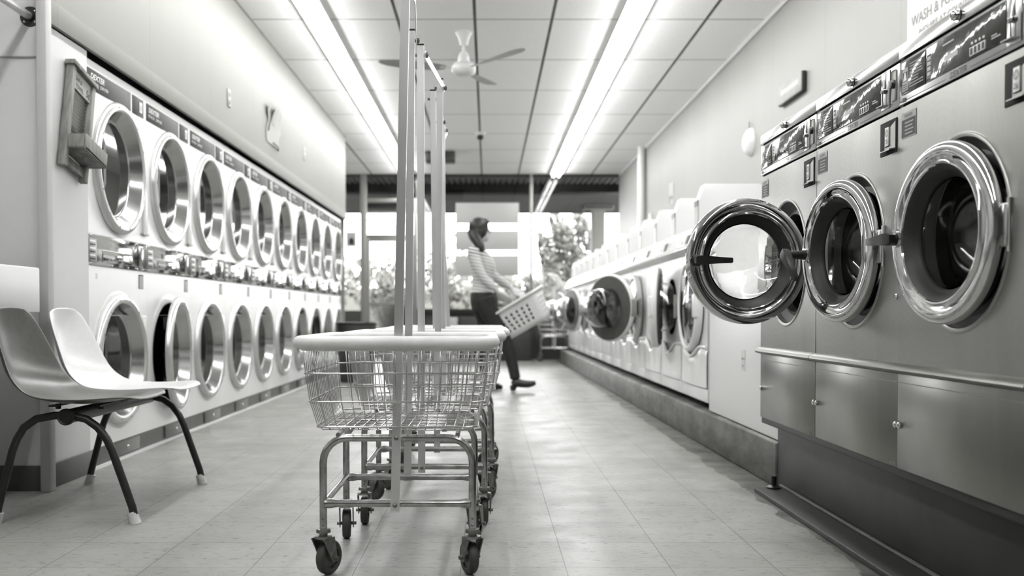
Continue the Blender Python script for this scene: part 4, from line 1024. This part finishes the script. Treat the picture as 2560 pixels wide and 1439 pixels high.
for P, nm in (([(.25, -.09, .06, .04), (.275, -.09, .085, .045), (.33, -.092, .075, .041), (.40, -.095, .072, .036), (.465, -.097, .085, .022)], 'near'), ([(-.06, .09, .045, .042), (-.03, .09, .055, .046), (.04, .09, .045, .04), (.10, .09, .032, .032), (.145, .09, .024, .02)], 'far')):
    q = MB(); limb(q, P, 'leather')
    if nm == 'near': q.tube([(.243, -.09, .06), (.247, -.09, .004)], [.033, .027], 'leather', 12)
    else: q.tube([(-.07, .09, .05), (-.07, .09, .002)], [.033, .027], 'leather', 12); q.tube([(.05, .09, .03), (.1, .09, .012)], [.034, .012], 'leather', 12)
    fuse(q, 'boot', W, .007, 3)
q = MB(); q.ball((-.026, 0, .028), (.104, .088, .1), 'hair', 24, T=HT, k=16); q.ball((-.045, 0, -.02), (.084, .086, .085), 'hair', 20, T=HT)
for s_ in (-1, 1): q.ball((-.012, s_ * .062, -.01), (.045, .028, .06), 'hair', 16, T=HT)
limb(q, [(-.15, -.02, 1.56, .055), (-.135, -.06, 1.51, .055), (-.105, -.105, 1.46, .05), (-.075, -.14, 1.41, .042), (-.06, -.15, 1.37, .03), (-.055, -.15, 1.345, .012)], 'hair')
q.ball((.03, 0, .083), (.055, .07, .036), 'hair', 16, T=HT); fuse(q, 'hair', W, .008, 3)
q = MB()
for s_ in (-1, 1):
    q.tube([(.088 - .012 * abs(math.sin(a * .5)) * 0, s_ * .033 + .021 * math.cos(a), .004 + .016 * math.sin(a)) for a in [k * .449 for k in range(14)]], .0028, 'black', 6, closed=True, T=HT)
    q.tube([(.088, s_ * .054, .008), (.04, s_ * .078, .008), (-.02, s_ * .082, 0)], .0026, 'black', 6, T=HT)
q.tube([(.09, -.012, .008), (.09, .012, .008)], .0026, 'black', 6, T=HT); q.build('glasses', W)
q = MB()
for s_ in (-1, 1): q.ball((.07, s_ * .033, .002), (.014, .015, .01), 'print', 10, T=HT); q.ball((.081, s_ * .033, .002), (.005, .007, .007), 'black', 8, T=HT)
q.build('eye', W)

BT = Matrix.Translation((.405, 9.5, .612)) @ Matrix.Rotation(R(-31), 4, 'Y') @ Matrix.Rotation(R(-18), 4, 'Z')
t = thing('laundry_basket', 'white plastic laundry basket with round holes held tilted by the woman', 'laundry basket')
t.matrix_world = BT
q = MB(); bx, by, tx, ty, hz = .225, .15, .28, .2, .29
def ringp(f, n=6): return rrect(-(bx + (tx - bx) * f), bx + (tx - bx) * f, -(by + (ty - by) * f), by + (ty - by) * f, .05, hz * f, n)
# corner posts, floor and the four perforated walls
def cell(q, P, s0, s1, t0, t1, hole, rx, rz):
    if not hole: q.quad(P(s0, t0), P(s1, t0), P(s1, t1), P(s0, t1), 'basket'); return
    cs, ct = (s0 + s1) / 2, (t0 + t1) / 2; n = 16; vs = []; k = 0
    for j in range(n):
        a = 2 * math.pi * (j + .5) / n; c, z = math.cos(a), math.sin(a); e = 1 / max(abs(c), abs(z))
        vs += [P(cs + rx * (s1 - s0) * c, ct + rz * (t1 - t0) * z), P(cs + .5 * (s1 - s0) * c * e, ct + .5 * (t1 - t0) * z * e)]
    q.faces(vs, [(2 * j, 2 * j + 1, 2 * ((j + 1) % n) + 1, 2 * ((j + 1) % n)) for j in range(n)], 'basket')
    corners = [(s0, t0), (s1, t0), (s1, t1), (s0, t1)]
    for i, (a, b_) in enumerate(corners):
        j = {0: 9, 1: 13, 2: 1, 3: 5}[i]; q.faces([P(a, b_), vs[2 * j + 1], vs[2 * ((j + 1) % n) + 1]], [(0, 1, 2)], 'basket')
def wall(q, axis, sgn, nc, nr, rx, rz):
    def P(s_, f):
        hx, hy = bx + (tx - bx) * f, by + (ty - by) * f
        return ((s_ * (hx - .05), sgn * hy, hz * f) if axis == 'y' else (sgn * hx, s_ * (hy - .05), hz * f))
    S = [-1] + [-.86 + 1.72 * i / nc for i in range(nc + 1)] + [1]; Tt = [0, .18] + [.18 + .6 * j / nr for j in range(1, nr + 1)] + [1]
    for i in range(len(S) - 1):
        for j in range(len(Tt) - 1): cell(q, P, S[i], S[i + 1], Tt[j], Tt[j + 1], 0 < i < len(S) - 2 and 0 < j < len(Tt) - 2, rx, rz)
for g in (-1, 1): wall(q, 'y', g, 6, 4, .2, .36); wall(q, 'x', g, 6, 4, .22, .26)
for ci in range(4):
    rows = []
    for f in (0, .18, .5, .78, 1): rows.append(ringp(f)[ci * 7:ci * 7 + 7])
    vs = [p for r_ in rows for p in r_]; q.faces(vs, [(j * 7 + i, j * 7 + i + 1, (j + 1) * 7 + i + 1, (j + 1) * 7 + i) for j in range(4) for i in range(6)], 'basket')
q.faces([p for p in ringp(0)], [tuple(range(28))], 'basket'); o = q.build('body', t, sharp=40)
bmx = bmesh.new(); bmx.from_mesh(o.data); bmesh.ops.remove_doubles(bmx, verts=bmx.verts, dist=.0006); bmesh.ops.recalc_face_normals(bmx, faces=bmx.faces); bmx.to_mesh(o.data); bmx.free()
md = o.modifiers.new('s', 'SOLIDIFY'); md.thickness = .003
q = MB(); q.tube(rrect(-tx - .012, tx + .012, -ty - .012, ty + .012, .06, hz, 6), .014, 'basket', 10, closed=True); q.build('rim', t)
q = MB()
q.box(-.215, .215, -.145, .145, .012, .19, 'shade_fill', bev=.04, seg=3); q.ball((-.04, 0, .2), (.17, .12, .05), 'shade_fill')  # added dark lump, so the basket holes read as shaded
o = q.build('basket_shade_fill', sharp=0); o.matrix_world = BT; tag(o, 'dark fill added inside the white basket as shade behind its holes', 'shade fill')
